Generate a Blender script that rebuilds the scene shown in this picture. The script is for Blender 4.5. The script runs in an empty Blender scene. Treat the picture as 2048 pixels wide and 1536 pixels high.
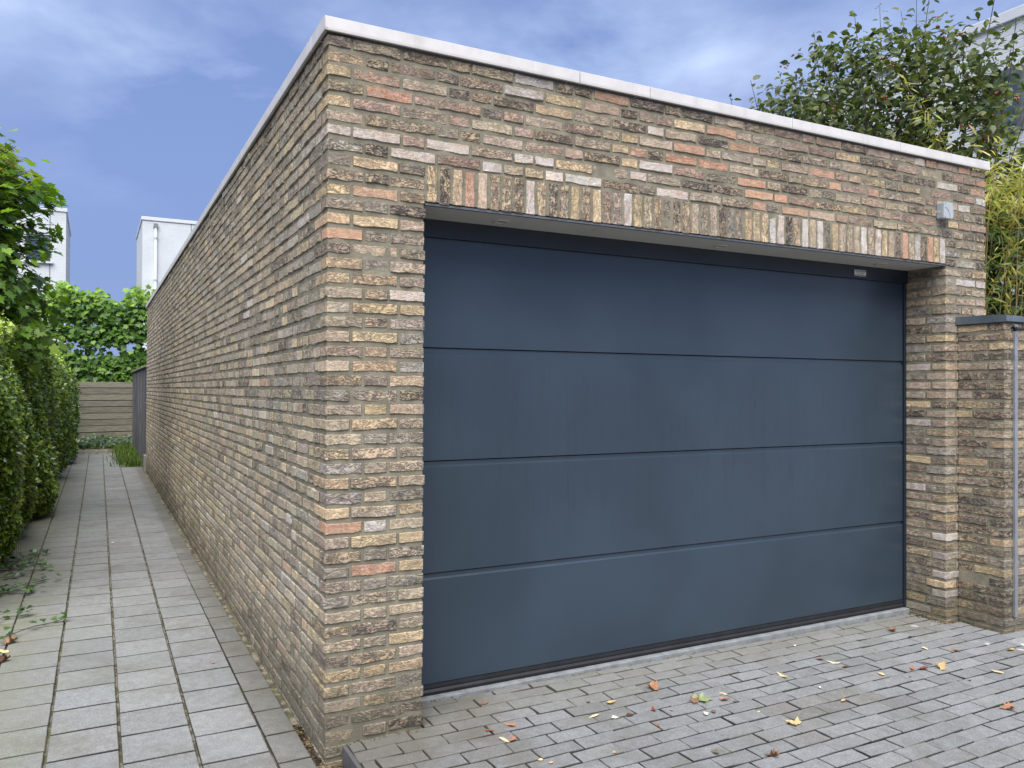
import bpy, math, random
import numpy as np
from mathutils import Matrix, Vector

random.seed(7)
R = np.random.default_rng(11)
SC = bpy.context.scene
COL = SC.collection

# ------------------------------------------------------------------ camera
F, YAW, PITCH, ROLL = 1597.88, 27.5846, .3952, .1933
CAM = np.array([-.8611, -3.3331, 1.5627])
_a, _p, _r = map(math.radians, (YAW, PITCH, ROLL))
FW = np.array([math.sin(_a) * math.cos(_p), math.cos(_a) * math.cos(_p), math.sin(_p)])
_rt = np.array([math.cos(_a), -math.sin(_a), 0.])
_up = np.cross(_rt, FW)
RT = _rt * math.cos(_r) + _up * math.sin(_r)
UP = -_rt * math.sin(_r) + _up * math.cos(_r)
cam = bpy.data.cameras.new('camera')
cam.sensor_width = 36
cam.lens = F / 2048 * 36
cam.clip_start = .05
cam.clip_end = 2000
camo = bpy.data.objects.new('camera', cam)
COL.objects.link(camo)
M = Matrix.Identity(4)
for i in range(3):
    M[i][0], M[i][1], M[i][2], M[i][3] = RT[i], UP[i], -FW[i], CAM[i]
camo.matrix_world = M
SC.camera = camo


def project(P):
    d = np.atleast_2d(P) - CAM
    z = d @ FW
    return 1024 + F * (d @ RT) / z, 768 - F * (d @ UP) / z, z


def ray(u, v):
    return FW + RT * (u - 1024) / F - UP * (v - 768) / F


def on_z(u, v, z):
    d = ray(u, v)
    return CAM + d * (z - CAM[2]) / d[2]


# ------------------------------------------------------------------ world, sun, exposure
SUN_EL, SUN_AZ = 56.0, 209.0          # azimuth clockwise from +Y
W = bpy.data.worlds.new('World')
SC.world = W
W.use_nodes = True
nt = W.node_tree
nt.nodes.clear()


def N(tree, t, **k):
    n = tree.nodes.new(t)
    for a, b in k.items():
        if a in n.bl_rna.properties:
            setattr(n, a, b)
        else:
            n.inputs[a].default_value = b
    return n


def L(tree, a, b):
    tree.links.new(a, b)


out = N(nt, 'ShaderNodeOutputWorld')
bg = N(nt, 'ShaderNodeBackground', Strength=.085)
sky = N(nt, 'ShaderNodeTexSky', sky_type='NISHITA', sun_disc=False, sun_elevation=math.radians(SUN_EL),
        sun_rotation=math.radians(SUN_AZ), altitude=0, air_density=1.0, dust_density=.1, ozone_density=4.0)
tc = N(nt, 'ShaderNodeTexCoord')
sep = N(nt, 'ShaderNodeSeparateXYZ')
L(nt, tc.outputs['Generated'], sep.inputs[0])
zc = N(nt, 'ShaderNodeMath', operation='MAXIMUM')
L(nt, sep.outputs[2], zc.inputs[0]); zc.inputs[1].default_value = 0.0
za = N(nt, 'ShaderNodeMath', operation='ADD')
L(nt, zc.outputs[0], za.inputs[0]); za.inputs[1].default_value = .16
dx = N(nt, 'ShaderNodeMath', operation='DIVIDE'); L(nt, sep.outputs[0], dx.inputs[0]); L(nt, za.outputs[0], dx.inputs[1])
dy = N(nt, 'ShaderNodeMath', operation='DIVIDE'); L(nt, sep.outputs[1], dy.inputs[0]); L(nt, za.outputs[0], dy.inputs[1])
cx = N(nt, 'ShaderNodeCombineXYZ'); L(nt, dx.outputs[0], cx.inputs[0]); L(nt, dy.outputs[0], cx.inputs[1])
mp = N(nt, 'ShaderNodeMapping'); L(nt, cx.outputs[0], mp.inputs[0])
mp.inputs['Location'].default_value = (3.1, 1.4, 0.0)
mp.inputs['Rotation'].default_value = (0, 0, .5)
cl = N(nt, 'ShaderNodeTexNoise', Scale=1.0, Detail=9.0, Roughness=.57, Distortion=.25)
L(nt, mp.outputs[0], cl.inputs['Vector'])
cr = N(nt, 'ShaderNodeValToRGB')
cr.color_ramp.elements[0].position = .40
cr.color_ramp.elements[1].position = .62
L(nt, cl.outputs[0], cr.inputs[0])
# clouds thin out towards the horizon
hz = N(nt, 'ShaderNodeMapRange', interpolation_type='SMOOTHSTEP')
hz.inputs[1].default_value = .16; hz.inputs[2].default_value = .36
L(nt, sep.outputs[2], hz.inputs[0])
cm = N(nt, 'ShaderNodeMath', operation='MULTIPLY'); L(nt, cr.outputs[0], cm.inputs[0]); L(nt, hz.outputs[0], cm.inputs[1])
# grey-violet bellies against white tops
cl2 = N(nt, 'ShaderNodeTexNoise', Scale=1.7, Detail=4.0, Roughness=.5)
L(nt, mp.outputs[0], cl2.inputs['Vector'])
cr2 = N(nt, 'ShaderNodeValToRGB')
cr2.color_ramp.elements[0].position = .38
cr2.color_ramp.elements[0].color = (1.8, 2.3, 3.9, 1)
cr2.color_ramp.elements[1].position = .62
cr2.color_ramp.elements[1].color = (3.4, 4.2, 5.8, 1)
L(nt, cl2.outputs[0], cr2.inputs[0])
tint = N(nt, 'ShaderNodeMix', data_type='RGBA', blend_type='MULTIPLY')
tint.inputs[0].default_value = 1
L(nt, sky.outputs[0], tint.inputs[6]); tint.inputs[7].default_value = (1.0, .86, .94, 1)
bank = N(nt, 'ShaderNodeMapRange', interpolation_type='SMOOTHSTEP')
for i_, v_ in ((1, .0), (2, .62), (3, .92), (4, .5)): bank.inputs[i_].default_value = v_
L(nt, sep.outputs[2], bank.inputs[0])
veil = N(nt, 'ShaderNodeMix', data_type='RGBA')
L(nt, bank.outputs[0], veil.inputs[0]); L(nt, tint.outputs[2], veil.inputs[6]); veil.inputs[7].default_value = (1.08, 1.58, 3.1, 1)
mix = N(nt, 'ShaderNodeMix', data_type='RGBA')
L(nt, cm.outputs[0], mix.inputs[0]); L(nt, veil.outputs[2], mix.inputs[6]); L(nt, cr2.outputs[0], mix.inputs[7])
L(nt, mix.outputs[2], bg.inputs[0])
L(nt, bg.outputs[0], out.inputs[0])

sl = bpy.data.lights.new('sun', 'SUN')
sl.energy = 3.1
sl.angle = math.radians(60)
sl.color = (1, .95, .89)
so = bpy.data.objects.new('sun', sl)
COL.objects.link(so)
_e, _z = math.radians(SUN_EL), math.radians(SUN_AZ)
sd = Vector((math.sin(_z) * math.cos(_e), math.cos(_z) * math.cos(_e), math.sin(_e)))
so.rotation_euler = sd.to_track_quat('Z', 'Y').to_euler()
so.location = (0, 0, 30)
SC.view_settings.view_transform = 'Standard'
SC.view_settings.look = 'None'
SC.view_settings.gamma = 1
SC.view_settings.use_curve_mapping = False
SC.view_settings.exposure = 1.25


# ------------------------------------------------------------------ helpers
def lin(r, g=None, b=None):
    if g is None:
        r, g, b = r
    f = lambda c: ((c / 255 + .055) / 1.055) ** 2.4 if c > 10 else c / 255 / 12.92
    return (f(r), f(g), f(b))


ORG = {}


def put(o, parent, loc, rot=None):
    """link o; loc is in world coordinates"""
    COL.objects.link(o)
    loc = np.array(loc, float)
    base = np.zeros(3)
    if parent is not None:
        o.parent = parent
        base = ORG[parent.name]
    ORG[o.name] = loc
    if rot is None:
        o.location = loc - base
    else:
        m = Matrix.Identity(4)
        for i in range(3):
            for j in range(3):
                m[i][j] = rot[i][j]
            m[i][3] = (loc - base)[i]
        o.matrix_basis = m
    return o


def tag(o, label=None, cat=None, group=None, kind=None):
    if label: o['label'] = label
    if cat: o['category'] = cat
    if group: o['group'] = group
    if kind: o['kind'] = kind
    return o


def thing(name, loc, label, cat, group=None):
    return tag(put(bpy.data.objects.new(name, None), None, loc), label, cat, group)


def make_mesh(name, V, Fs, mat, col=None, tex=None, eff=None, smooth=False):
    """V (n,3); Fs list of tuples or an (m,k) array"""
    me = bpy.data.meshes.new(name)
    V = np.asarray(V, np.float32)
    if isinstance(Fs, np.ndarray):
        m, k = Fs.shape
        me.vertices.add(len(V)); me.vertices.foreach_set('co', V.ravel())
        me.loops.add(m * k); me.loops.foreach_set('vertex_index', Fs.astype(np.int32).ravel())
        me.polygons.add(m)
        me.polygons.foreach_set('loop_start', np.arange(0, m * k, k, dtype=np.int32))
        me.polygons.foreach_set('loop_total', np.full(m, k, np.int32))
        me.update(calc_edges=True)
    else:
        me.from_pydata(V.tolist(), [], Fs)
    if col is not None:
        a = me.color_attributes.new('col', 'FLOAT_COLOR', 'POINT')
        a.data.foreach_set('color', np.asarray(col, np.float32).ravel())
    if tex is not None:
        a = me.attributes.new('tex', 'FLOAT_VECTOR', 'POINT')
        a.data.foreach_set('vector', np.asarray(tex, np.float32).ravel())
    if eff is not None:
        a = me.attributes.new('eff', 'FLOAT', 'POINT')
        a.data.foreach_set('value', np.asarray(eff, np.float32).ravel())
    if mat is not None:
        me.materials.append(mat)
    if smooth:
        me.polygons.foreach_set('use_smooth', np.ones(len(me.polygons), bool))
    me.update()
    return me


class MB:
    """collects pieces of one mesh (world coordinates)"""
    def __init__(s):
        s.V, s.F, s.C, s.T, s.E, s.n = [], [], [], [], [], 0

    def add(s, V, Fs, col=None, tex=None, eff=0.):
        V = np.asarray(V, float)
        s.V.append(V)
        s.F += [tuple(i + s.n for i in f) for f in Fs]
        k = len(V)
        c = np.zeros((k, 4))
        c[:] = (1, 1, 1, 1) if col is None else col if isinstance(col, np.ndarray) else tuple(col) + ((1,) if len(col) == 3 else ())
        s.C.append(c)
        s.T.append(V if tex is None else tex)
        s.E.append(np.full(k, eff))
        s.n += k
        return s

    def box(s, a, b, col=None):
        (x0, y0, z0), (x1, y1, z1) = a, b
        V = [(x, y, z) for z in (z0, z1) for y in (y0, y1) for x in (x0, x1)]
        return s.add(V, [(0, 2, 3, 1), (4, 5, 7, 6), (0, 1, 5, 4), (2, 6, 7, 3), (0, 4, 6, 2), (1, 3, 7, 5)], col)

    def tube(s, pts, rad, n=8, col=None, cap=True):
        pts = [np.array(p, float) for p in pts]
        rad = rad if hasattr(rad, '__len__') else [rad] * len(pts)
        V, Fs = [], []
        for i, p in enumerate(pts):
            t = pts[min(i + 1, len(pts) - 1)] - pts[max(i - 1, 0)]
            t /= np.linalg.norm(t) + 1e-9
            h = np.array([0, 0, 1.]) if abs(t[2]) < .9 else np.array([1., 0, 0])
            u = np.cross(t, h); u /= np.linalg.norm(u); w = np.cross(t, u)
            for k in range(n):
                a = 2 * math.pi * k / n
                V.append(p + rad[i] * (math.cos(a) * u + math.sin(a) * w))
        for i in range(len(pts) - 1):
            for k in range(n):
                Fs.append((i * n + k, i * n + (k + 1) % n, (i + 1) * n + (k + 1) % n, (i + 1) * n + k))
        if cap:
            Fs.append(tuple(range(n))); Fs.append(tuple((len(pts) - 1) * n + k for k in range(n)))
        return s.add(V, Fs, col)

    def extrude(s, prof, x0, x1, axis='x', col=None):
        """prof: closed polygon of (y,z) swept along x, or of (x,z) along y"""
        k = len(prof)
        V = [(x0, p[0], p[1]) if axis == 'x' else (p[0], x0, p[1]) for p in prof] + \
            [(x1, p[0], p[1]) if axis == 'x' else (p[0], x1, p[1]) for p in prof]
        Fs = [(i, (i + 1) % k, k + (i + 1) % k, k + i) for i in range(k)] + [tuple(range(k)), tuple(range(2 * k - 1, k - 1, -1))]
        return s.add(V, Fs, col)

    def build(s, name, mat, parent=None, origin=None, bevel=0., smooth=False):
        V = np.concatenate(s.V)
        if origin is None:
            origin = ORG[parent.name] if parent is not None else (V.min(0) + V.max(0)) / 2 * (1, 1, 0) + (0, 0, V[:, 2].min())
        origin = np.array(origin, float)
        me = make_mesh(name, V - origin, s.F, mat, np.concatenate(s.C), np.concatenate(s.T), np.concatenate(s.E), smooth)
        o = put(bpy.data.objects.new(name, me), parent, origin)
        if bevel:
            b = o.modifiers.new('bevel', 'BEVEL'); b.width = bevel; b.segments = 2; b.limit_method = 'ANGLE'
        return o


# ------------------------------------------------------------------ materials
def mat(name):
    m = bpy.data.materials.new(name)
    m.use_nodes = True
    t = m.node_tree
    return m, t, t.nodes['Principled BSDF']


def attr(t, n):
    return N(t, 'ShaderNodeAttribute', attribute_name=n)


def math_(t, op, a, b=None, clamp=False):
    n = N(t, 'ShaderNodeMath', operation=op)
    n.use_clamp = clamp
    for i, x in enumerate((a, b)):
        if x is None: continue
        if isinstance(x, (int, float)): n.inputs[i].default_value = x
        else: L(t, x, n.inputs[i])
    return n.outputs[0]


def ramp(t, x, a, b, c0=0., c1=1.):
    n = N(t, 'ShaderNodeMapRange', interpolation_type='SMOOTHSTEP')
    L(t, x, n.inputs[0])
    for i, v in enumerate((a, b, c0, c1)): n.inputs[i + 1].default_value = v
    return n.outputs[0]


def mixc(t, f, a, b, blend='MIX'):
    n = N(t, 'ShaderNodeMix', data_type='RGBA', blend_type=blend)
    for i, x in ((0, f), (6, a), (7, b)):
        if isinstance(x, (int, float)): n.inputs[i].default_value = x
        elif isinstance(x, tuple): n.inputs[i].default_value = x if len(x) == 4 else x + (1,)
        else: L(t, x, n.inputs[i])
    return n.outputs[2]


def noise(t, vec, scale, detail=3., rough=.5, dist=0.):
    n = N(t, 'ShaderNodeTexNoise', Scale=scale, Detail=detail, Roughness=rough, Distortion=dist)
    if vec is not None: L(t, vec, n.inputs['Vector'])
    return n.outputs[0]


def scaled(t, vec, s):
    n = N(t, 'ShaderNodeMapping'); L(t, vec, n.inputs[0]); n.inputs['Scale'].default_value = s
    return n.outputs[0]


def bump(t, b, h, dist, strength=1.):
    n = N(t, 'ShaderNodeBump', Distance=dist, Strength=strength)
    L(t, h, n.inputs['Height']); L(t, n.outputs[0], b.inputs['Normal'])


def world_pos(t):
    return N(t, 'ShaderNodeNewGeometry').outputs['Position']


def zof(t, p):
    s = N(t, 'ShaderNodeSeparateXYZ'); L(t, p, s.inputs[0]); return s.outputs


def brick_material():
    m, t, b = mat('brick')
    c, x, e = attr(t, 'col'), attr(t, 'tex'), attr(t, 'eff')
    v = scaled(t, x.outputs['Vector'], (1., 1.9, 1.))
    big = noise(t, v, 16, 4, .6, .7)
    wr = noise(t, v, 24, 4, .62, 1.4)
    ridge = math_(t, 'ABSOLUTE', math_(t, 'SUBTRACT', wr, .5))
    vein = ramp(t, ridge, .0, .045, 1., 0.)
    wide = ramp(t, ridge, .0, .13, 1., 0.)
    A = c.outputs['Alpha']
    fine = noise(t, x.outputs['Vector'], 190, 3, .7)
    mid = noise(t, x.outputs['Vector'], 55, 3, .6)
    col = mixc(t, math_(t, 'MULTIPLY', ramp(t, big, .47, .57), math_(t, 'MULTIPLY', A, .78), True), c.outputs['Color'], lin(106, 99, 95))
    col = mixc(t, math_(t, 'MULTIPLY', math_(t, 'MULTIPLY', wide, A), .42, True), col, lin(112, 103, 95))
    col = mixc(t, math_(t, 'MULTIPLY', math_(t, 'MULTIPLY', vein, A), .75, True), col, lin(70, 64, 61))
    col = mixc(t, math_(t, 'MULTIPLY', ramp(t, noise(t, v, 20, 4, .65, .4), .40, .60), e.outputs['Fac'], True), col, lin(196, 192, 188))
    col = mixc(t, 1., col, N_rgb(t, fine, .35, 1.25, mid), 'MULTIPLY')
    # damp and algae at the foot of the walls
    p = world_pos(t)
    foot = ramp(t, math_(t, 'ADD', zof(t, p)[2], math_(t, 'MULTIPLY', math_(t, 'SUBTRACT', noise(t, p, 5, 4), .5), .6)), .04, .52, .62, 0.)
    col = mixc(t, foot, col, lin(84, 80, 66))
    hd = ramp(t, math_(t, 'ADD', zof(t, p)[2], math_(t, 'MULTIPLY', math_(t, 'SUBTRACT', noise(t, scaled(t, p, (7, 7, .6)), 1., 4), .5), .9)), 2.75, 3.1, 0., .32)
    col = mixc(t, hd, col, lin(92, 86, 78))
    L(t, col, b.inputs['Base Color'])
    b.inputs['Roughness'].default_value = .9
    b.inputs['Specular IOR Level'].default_value = .25
    h = math_(t, 'SUBTRACT', math_(t, 'ADD', math_(t, 'MULTIPLY', mid, .35), math_(t, 'MULTIPLY', big, .5)),
              math_(t, 'MULTIPLY', math_(t, 'ADD', math_(t, 'MULTIPLY', wide, .5), vein), math_(t, 'MULTIPLY', A, .55)))
    h = math_(t, 'ADD', h, math_(t, 'MULTIPLY', fine, .12))
    bump(t, b, h, .0065)
    return m


def N_rgb(t, fac, lo, hi, fac2=None):
    """a grey multiplier around 1 from noise"""
    n = N(t, 'ShaderNodeMapRange'); L(t, fac, n.inputs[0])
    n.inputs[1].default_value = .25; n.inputs[2].default_value = .75
    n.inputs[3].default_value = 1 - (1 - lo) * .5; n.inputs[4].default_value = hi
    o = n.outputs[0]
    if fac2 is not None:
        n2 = N(t, 'ShaderNodeMapRange'); L(t, fac2, n2.inputs[0])
        n2.inputs[1].default_value = .3; n2.inputs[2].default_value = .7
        n2.inputs[3].default_value = .86; n2.inputs[4].default_value = 1.14
        o = math_(t, 'MULTIPLY', o, n2.outputs[0])
    k = N(t, 'ShaderNodeCombineXYZ')
    for i in range(3): L(t, o, k.inputs[i])
    return k.outputs[0]


def mortar_material():
    m, t, b = mat('mortar')
    p = world_pos(t)
    col = mixc(t, ramp(t, noise(t, p, 9, 5, .6), .35, .65), lin(116, 112, 97), lin(138, 133, 116))
    col = mixc(t, 1., col, N_rgb(t, noise(t, p, 220, 3, .7), .6, 1.15), 'MULTIPLY')
    foot = ramp(t, math_(t, 'ADD', zof(t, p)[2], math_(t, 'MULTIPLY', math_(t, 'SUBTRACT', noise(t, p, 5, 4), .5), .5)), .06, .36, .6, 0.)
    col = mixc(t, foot, col, lin(92, 89, 74))
    L(t, col, b.inputs['Base Color'])
    b.inputs['Roughness'].default_value = .95
    b.inputs['Specular IOR Level'].default_value = .2
    bump(t, b, math_(t, 'ADD', noise(t, p, 160, 3, .7), noise(t, p, 35, 3)), .004)
    return m


def paver_material(name, stain):
    m, t, b = mat(name)
    c, x = attr(t, 'col'), attr(t, 'tex')
    v = x.outputs['Vector']
    p = world_pos(t)
    fine = noise(t, v, 150, 4, .8)
    mid = noise(t, v, 24, 5, .65)
    col = mixc(t, 1., c.outputs['Color'], N_rgb(t, fine, -.1, 1.5, mid), 'MULTIPLY')
    vor = N(t, 'ShaderNodeTexVoronoi', Scale=95.); L(t, v, vor.inputs['Vector'])
    speck = math_(t, 'MULTIPLY', ramp(t, vor.outputs['Distance'], .10, .2, 1., 0.), ramp(t, noise(t, v, 60, 2), .52, .62))
    col = mixc(t, math_(t, 'MULTIPLY', speck, .6), col, lin(205, 203, 198))
    st = ramp(t, noise(t, p, 2.2, 7, .72, .4), .47, .66)
    col = mixc(t, math_(t, 'MULTIPLY', st, .38), col, lin(92, 89, 78))
    o = zof(t, p)
    if stain == 'drive':
        # sandy green strip along the door, droppings near the gate
        d = ramp(t, math_(t, 'ADD', o[1], math_(t, 'MULTIPLY', math_(t, 'SUBTRACT', noise(t, p, 3, 5), .5), .5)), -.22, .16, 0., .42)
        col = mixc(t, d, col, lin(112, 111, 99))
        k = ramp(t, math_(t, 'ADD', o[0], math_(t, 'MULTIPLY', math_(t, 'SUBTRACT', noise(t, p, 6, 5), .5), .9)), .35, .95, .6, 0.)
        k = math_(t, 'MULTIPLY', k, ramp(t, o[1], -.75, -.1, 0., 1.))
        col = mixc(t, k, col, lin(84, 80, 66))
        vo = N(t, 'ShaderNodeTexVoronoi', Scale=7.); L(t, p, vo.inputs['Vector'])
        sp = math_(t, 'MULTIPLY', ramp(t, vo.outputs['Distance'], .13, .19, 1., 0.), ramp(t, o[0], 3.5, 4.2))
        sp = math_(t, 'MULTIPLY', sp, ramp(t, noise(t, p, 3., 2), .52, .56))
        col = mixc(t, math_(t, 'MULTIPLY', sp, .8), col, lin(205, 205, 208))
    else:
        d = ramp(t, math_(t, 'ADD', o[0], math_(t, 'MULTIPLY', math_(t, 'SUBTRACT', noise(t, p, 4, 6, .7), .5), .55)), -.28, .06, 0., .7)
        col = mixc(t, d, col, lin(92, 90, 80))
        g = ramp(t, math_(t, 'SUBTRACT', math_(t, 'MULTIPLY', math_(t, 'SUBTRACT', noise(t, p, 2.5, 5, .6), .5), .8), o[0]), .85, 1.45, 0., .55)
        col = mixc(t, g, col, lin(112, 114, 90))
    L(t, col, b.inputs['Base Color'])
    b.inputs['Roughness'].default_value = .85
    b.inputs['Specular IOR Level'].default_value = .3
    bump(t, b, math_(t, 'ADD', fine, math_(t, 'MULTIPLY', mid, .8)), .003)
    return m


def bed_material():
    m, t, b = mat('joint_sand')
    p = world_pos(t)
    col = mixc(t, ramp(t, noise(t, p, 4, 5, .65), .40, .62), lin(82, 76, 64), lin(98, 99, 66))
    col = mixc(t, ramp(t, noise(t, p, 14, 4, .6), .46, .6), col, lin(142, 134, 118))
    col = mixc(t, 1., col, N_rgb(t, noise(t, p, 180, 3, .7), .3, 1.35), 'MULTIPLY')
    L(t, col, b.inputs['Base Color'])
    b.inputs['Roughness'].default_value = 1.
    bump(t, b, noise(t, p, 140, 4, .7), .01)
    return m


def plain(name, rgb, rough=.6, metal=0., var=.12, scale=6., bumpd=0., spec=.5):
    m, t, b = mat(name)
    p = world_pos(t)
    n = noise(t, p, scale, 5, .6)
    k = tuple(c * (1 - var) for c in rgb); k2 = tuple(min(1, c * (1 + var)) for c in rgb)
    L(t, mixc(t, ramp(t, n, .3, .7), k, k2), b.inputs['Base Color'])
    b.inputs['Roughness'].default_value = rough
    b.inputs['Metallic'].default_value = metal
    b.inputs['Specular IOR Level'].default_value = spec
    if bumpd: bump(t, b, noise(t, p, scale * 12, 4, .6), bumpd)
    return m


def door_material():
    m, t, b = mat('door_paint')
    p = world_pos(t)
    s = noise(t, scaled(t, p, (26, 26, 1.3)), 1., 4, .6, .3)
    s2 = noise(t, scaled(t, p, (70, 70, 7)), 1., 3, .6)
    cloud = noise(t, p, 1.4, 3, .5)
    streak = math_(t, 'MULTIPLY', ramp(t, s, .36, .80), ramp(t, s2, .30, .75))
    base = mixc(t, ramp(t, cloud, .3, .7), lin(41, 54, 65), lin(48, 62, 74))
    col = mixc(t, math_(t, 'MULTIPLY', math_(t, 'MULTIPLY', streak, .38), ramp(t, math_(t, 'ABSOLUTE', math_(t, 'SUBTRACT', zof(t, p)[2], 1.22)), .35, .62, 1., .15)), base, lin(22, 31, 39))
    col = mixc(t, ramp(t, noise(t, p, 160, 2, .5), .74, .80, 0., .35), col, lin(150, 160, 170))
    L(t, col, b.inputs['Base Color'])
    rr = N(t, 'ShaderNodeMapRange'); L(t, cloud, rr.inputs[0])
    rr.inputs[3].default_value = .27; rr.inputs[4].default_value = .36
    L(t, math_(t, 'ADD', rr.outputs[0], math_(t, 'MULTIPLY', streak, .12)), b.inputs['Roughness'])
    b.inputs['Specular IOR Level'].default_value = .62
    bump(t, b, math_(t, 'ADD', noise(t, p, 1.6, 2), math_(t, 'MULTIPLY', noise(t, p, 420, 2), .03)), .006, .6)
    return m


def trim_material():
    m, t, b = mat('white_trim')
    p = world_pos(t)
    s = noise(t, scaled(t, p, (14, 14, 1.2)), 1., 5, .65)
    g = noise(t, p, 9, 5, .65)
    col = mixc(t, ramp(t, g, .35, .7), lin(202, 200, 198), lin(190, 188, 184))
    col = mixc(t, math_(t, 'MULTIPLY', ramp(t, s, .52, .74), .26), col, lin(150, 146, 138))
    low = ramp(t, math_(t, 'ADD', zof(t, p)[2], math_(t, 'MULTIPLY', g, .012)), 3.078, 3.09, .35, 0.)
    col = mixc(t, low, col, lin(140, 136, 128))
    L(t, col, b.inputs['Base Color'])
    b.inputs['Roughness'].default_value = .45
    bump(t, b, noise(t, p, 1.6, 3), .004, .6)
    return m


def leaf_material(name, rough=.42, trans=.35, gloss=.4):
    m, t, b = mat(name)
    c = attr(t, 'col')
    n = noise(t, world_pos(t), 60, 2)
    col = mixc(t, 1., c.outputs['Color'], N_rgb(t, n, .6, 1.2), 'MULTIPLY')
    L(t, col, b.inputs['Base Color'])
    b.inputs['Roughness'].default_value = rough
    b.inputs['Specular IOR Level'].default_value = gloss
    tr = N(t, 'ShaderNodeBsdfTranslucent')
    L(t, mixc(t, 1., col, (1.5, 1.6, .6), 'MULTIPLY'), tr.inputs[0])
    mx = N(t, 'ShaderNodeMixShader'); mx.inputs[0].default_value = trans
    L(t, b.outputs[0], mx.inputs[1]); L(t, tr.outputs[0], mx.inputs[2])
    L(t, mx.outputs[0], t.nodes['Material Output'].inputs[0])
    return m


def board_material(name, c0, c1, axis):
    m, t, b = mat(name)
    c, x = attr(t, 'col'), attr(t, 'tex')
    s = {'x': (.8, 10, 26), 'z': (30, 30, 1.5)}[axis]
    g = noise(t, scaled(t, x.outputs['Vector'], s), 1., 5, .65, .6)
    kn = N(t, 'ShaderNodeTexVoronoi', Scale=3.2); L(t, x.outputs['Vector'], kn.inputs['Vector'])
    col = mixc(t, ramp(t, g, .3, .7), c0, c1)
    col = mixc(t, ramp(t, kn.outputs['Distance'], .02, .09, .6, 0.), col, tuple(k * .4 for k in c0))
    col = mixc(t, 1., col, c.outputs['Color'], 'MULTIPLY')
    L(t, col, b.inputs['Base Color'])
    b.inputs['Roughness'].default_value = .85
    bump(t, b, g, .004)
    return m


def render_wall_material():
    """white painted brickwork of the far houses: faint courses"""
    m, t, b = mat('white_brickwork')
    p = world_pos(t)
    z = zof(t, p)[2]
    fr = math_(t, 'FRACT', math_(t, 'MULTIPLY', z, 10.))
    crs = ramp(t, math_(t, 'ABSOLUTE', math_(t, 'SUBTRACT', fr, .5)), .40, .5, 0., 1.)
    col = mixc(t, ramp(t, noise(t, p, 1.2, 5, .6), .3, .7), lin(188, 195, 199), lin(200, 206, 209))
    col = mixc(t, math_(t, 'MULTIPLY', crs, .07), col, lin(150, 155, 158))
    L(t, col, b.inputs['Base Color'])
    b.inputs['Roughness'].default_value = .8
    bump(t, b, math_(t, 'MULTIPLY', crs, -1.), .003)
    return m


MT = dict(
    brick=brick_material(), mortar=mortar_material(),
    paver=paver_material('driveway_paver', 'drive'), tile=paver_material('path_tile', 'path'), bed=bed_material(),
    trim=trim_material(),
    soffit=plain('soffit_board', lin(186, 184, 176), .6, 0, .03, 3.),
    door=door_material(),
    frame=plain('door_frame', lin(28, 36, 46), .4, 0, .1, 3.),
    rubber=plain('rubber_seal', lin(30, 31, 34), .55, 0, .25, 12., .001),
    dark=plain('dark_gap', lin(16, 17, 18), .8),
    sill=plain('concrete_sill', lin(122, 126, 128), .8, 0, .22, 14., .002),
    concrete=plain('concrete', lin(132, 130, 124), .85, 0, .2, 8., .003),
    kerb=plain('kerb_stone', lin(74, 74, 76), .85, 0, .2, 12., .002),
    alu=plain('aluminium', lin(176, 180, 186), .38, .8, .08, 20.),
    zinc=plain('zinc_cap', lin(112, 122, 130), .42, .6, .14, 9.),
    black=plain('black_metal', lin(26, 27, 30), .45, .2),
    plastic=plain('grey_plastic', lin(160, 168, 172), .5, 0, .04, 30.),
    plasticside=plain('grey_plastic_body', lin(140, 147, 153), .5, 0, .04, 30.),
    screw=plain('screw', lin(110, 112, 116), .4, .6),
    white=render_wall_material(),
    whitetrim=plain('white_metal_trim', lin(198, 203, 207), .45, 0, .03),
    joint=plain('panel_joint', lin(120, 124, 128), .7),
    glass=plain('window_glass', lin(60, 74, 92), .08, 0, .1, 1., 0, .8),
    wframe=plain('window_frame', lin(82, 87, 93), .6),
    pipe=plain('drain_pipe', lin(182, 186, 188), .5, 0, .04),
    roof=plain('roof_felt', lin(70, 70, 72), .9),
    board=board_material('weathered_board', lin(106, 101, 87), lin(132, 127, 111), 'x'),
    stained=board_material('stained_board', lin(58, 60, 64), lin(98, 99, 102), 'z'),
    bark=plain('bark', lin(74, 64, 54), .9, 0, .3, 30., .004),
    core=plain('dark_core_fill', lin(38, 40, 26), 1., 0, .4, 25., .02),  # dark fill of the light-blocking hedge core
    soil=plain('soil', lin(84, 78, 62), 1., 0, .3, 10., .01),
    hedgeleaf=leaf_material('hedge_leaf', .24, .35, .8),
    mapleleaf=leaf_material('lobed_leaf', .45, .35, .4),
    appleleaf=leaf_material('apple_leaf', .42, .3, .4),
    bambooleaf=leaf_material('bamboo_leaf', .45, .35, .4),
    ivyleaf=leaf_material('ivy_leaf', .35, .15, .5),
    dryleaf=leaf_material('dry_leaf', .7, .12, .2),
    fruit=plain('fruit_skin', lin(140, 76, 56), .35, 0, .3, 40.),
    culm=plain('bamboo_culm', lin(134, 118, 72), .45, 0, .2, 10.),
    grass=leaf_material('grass_blade', .6, .3, .2),
)


# ------------------------------------------------------------------ brick pieces
def run(a, b, n):
    return [a + (b - a) * i / n for i in range(n + 1)]


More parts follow.
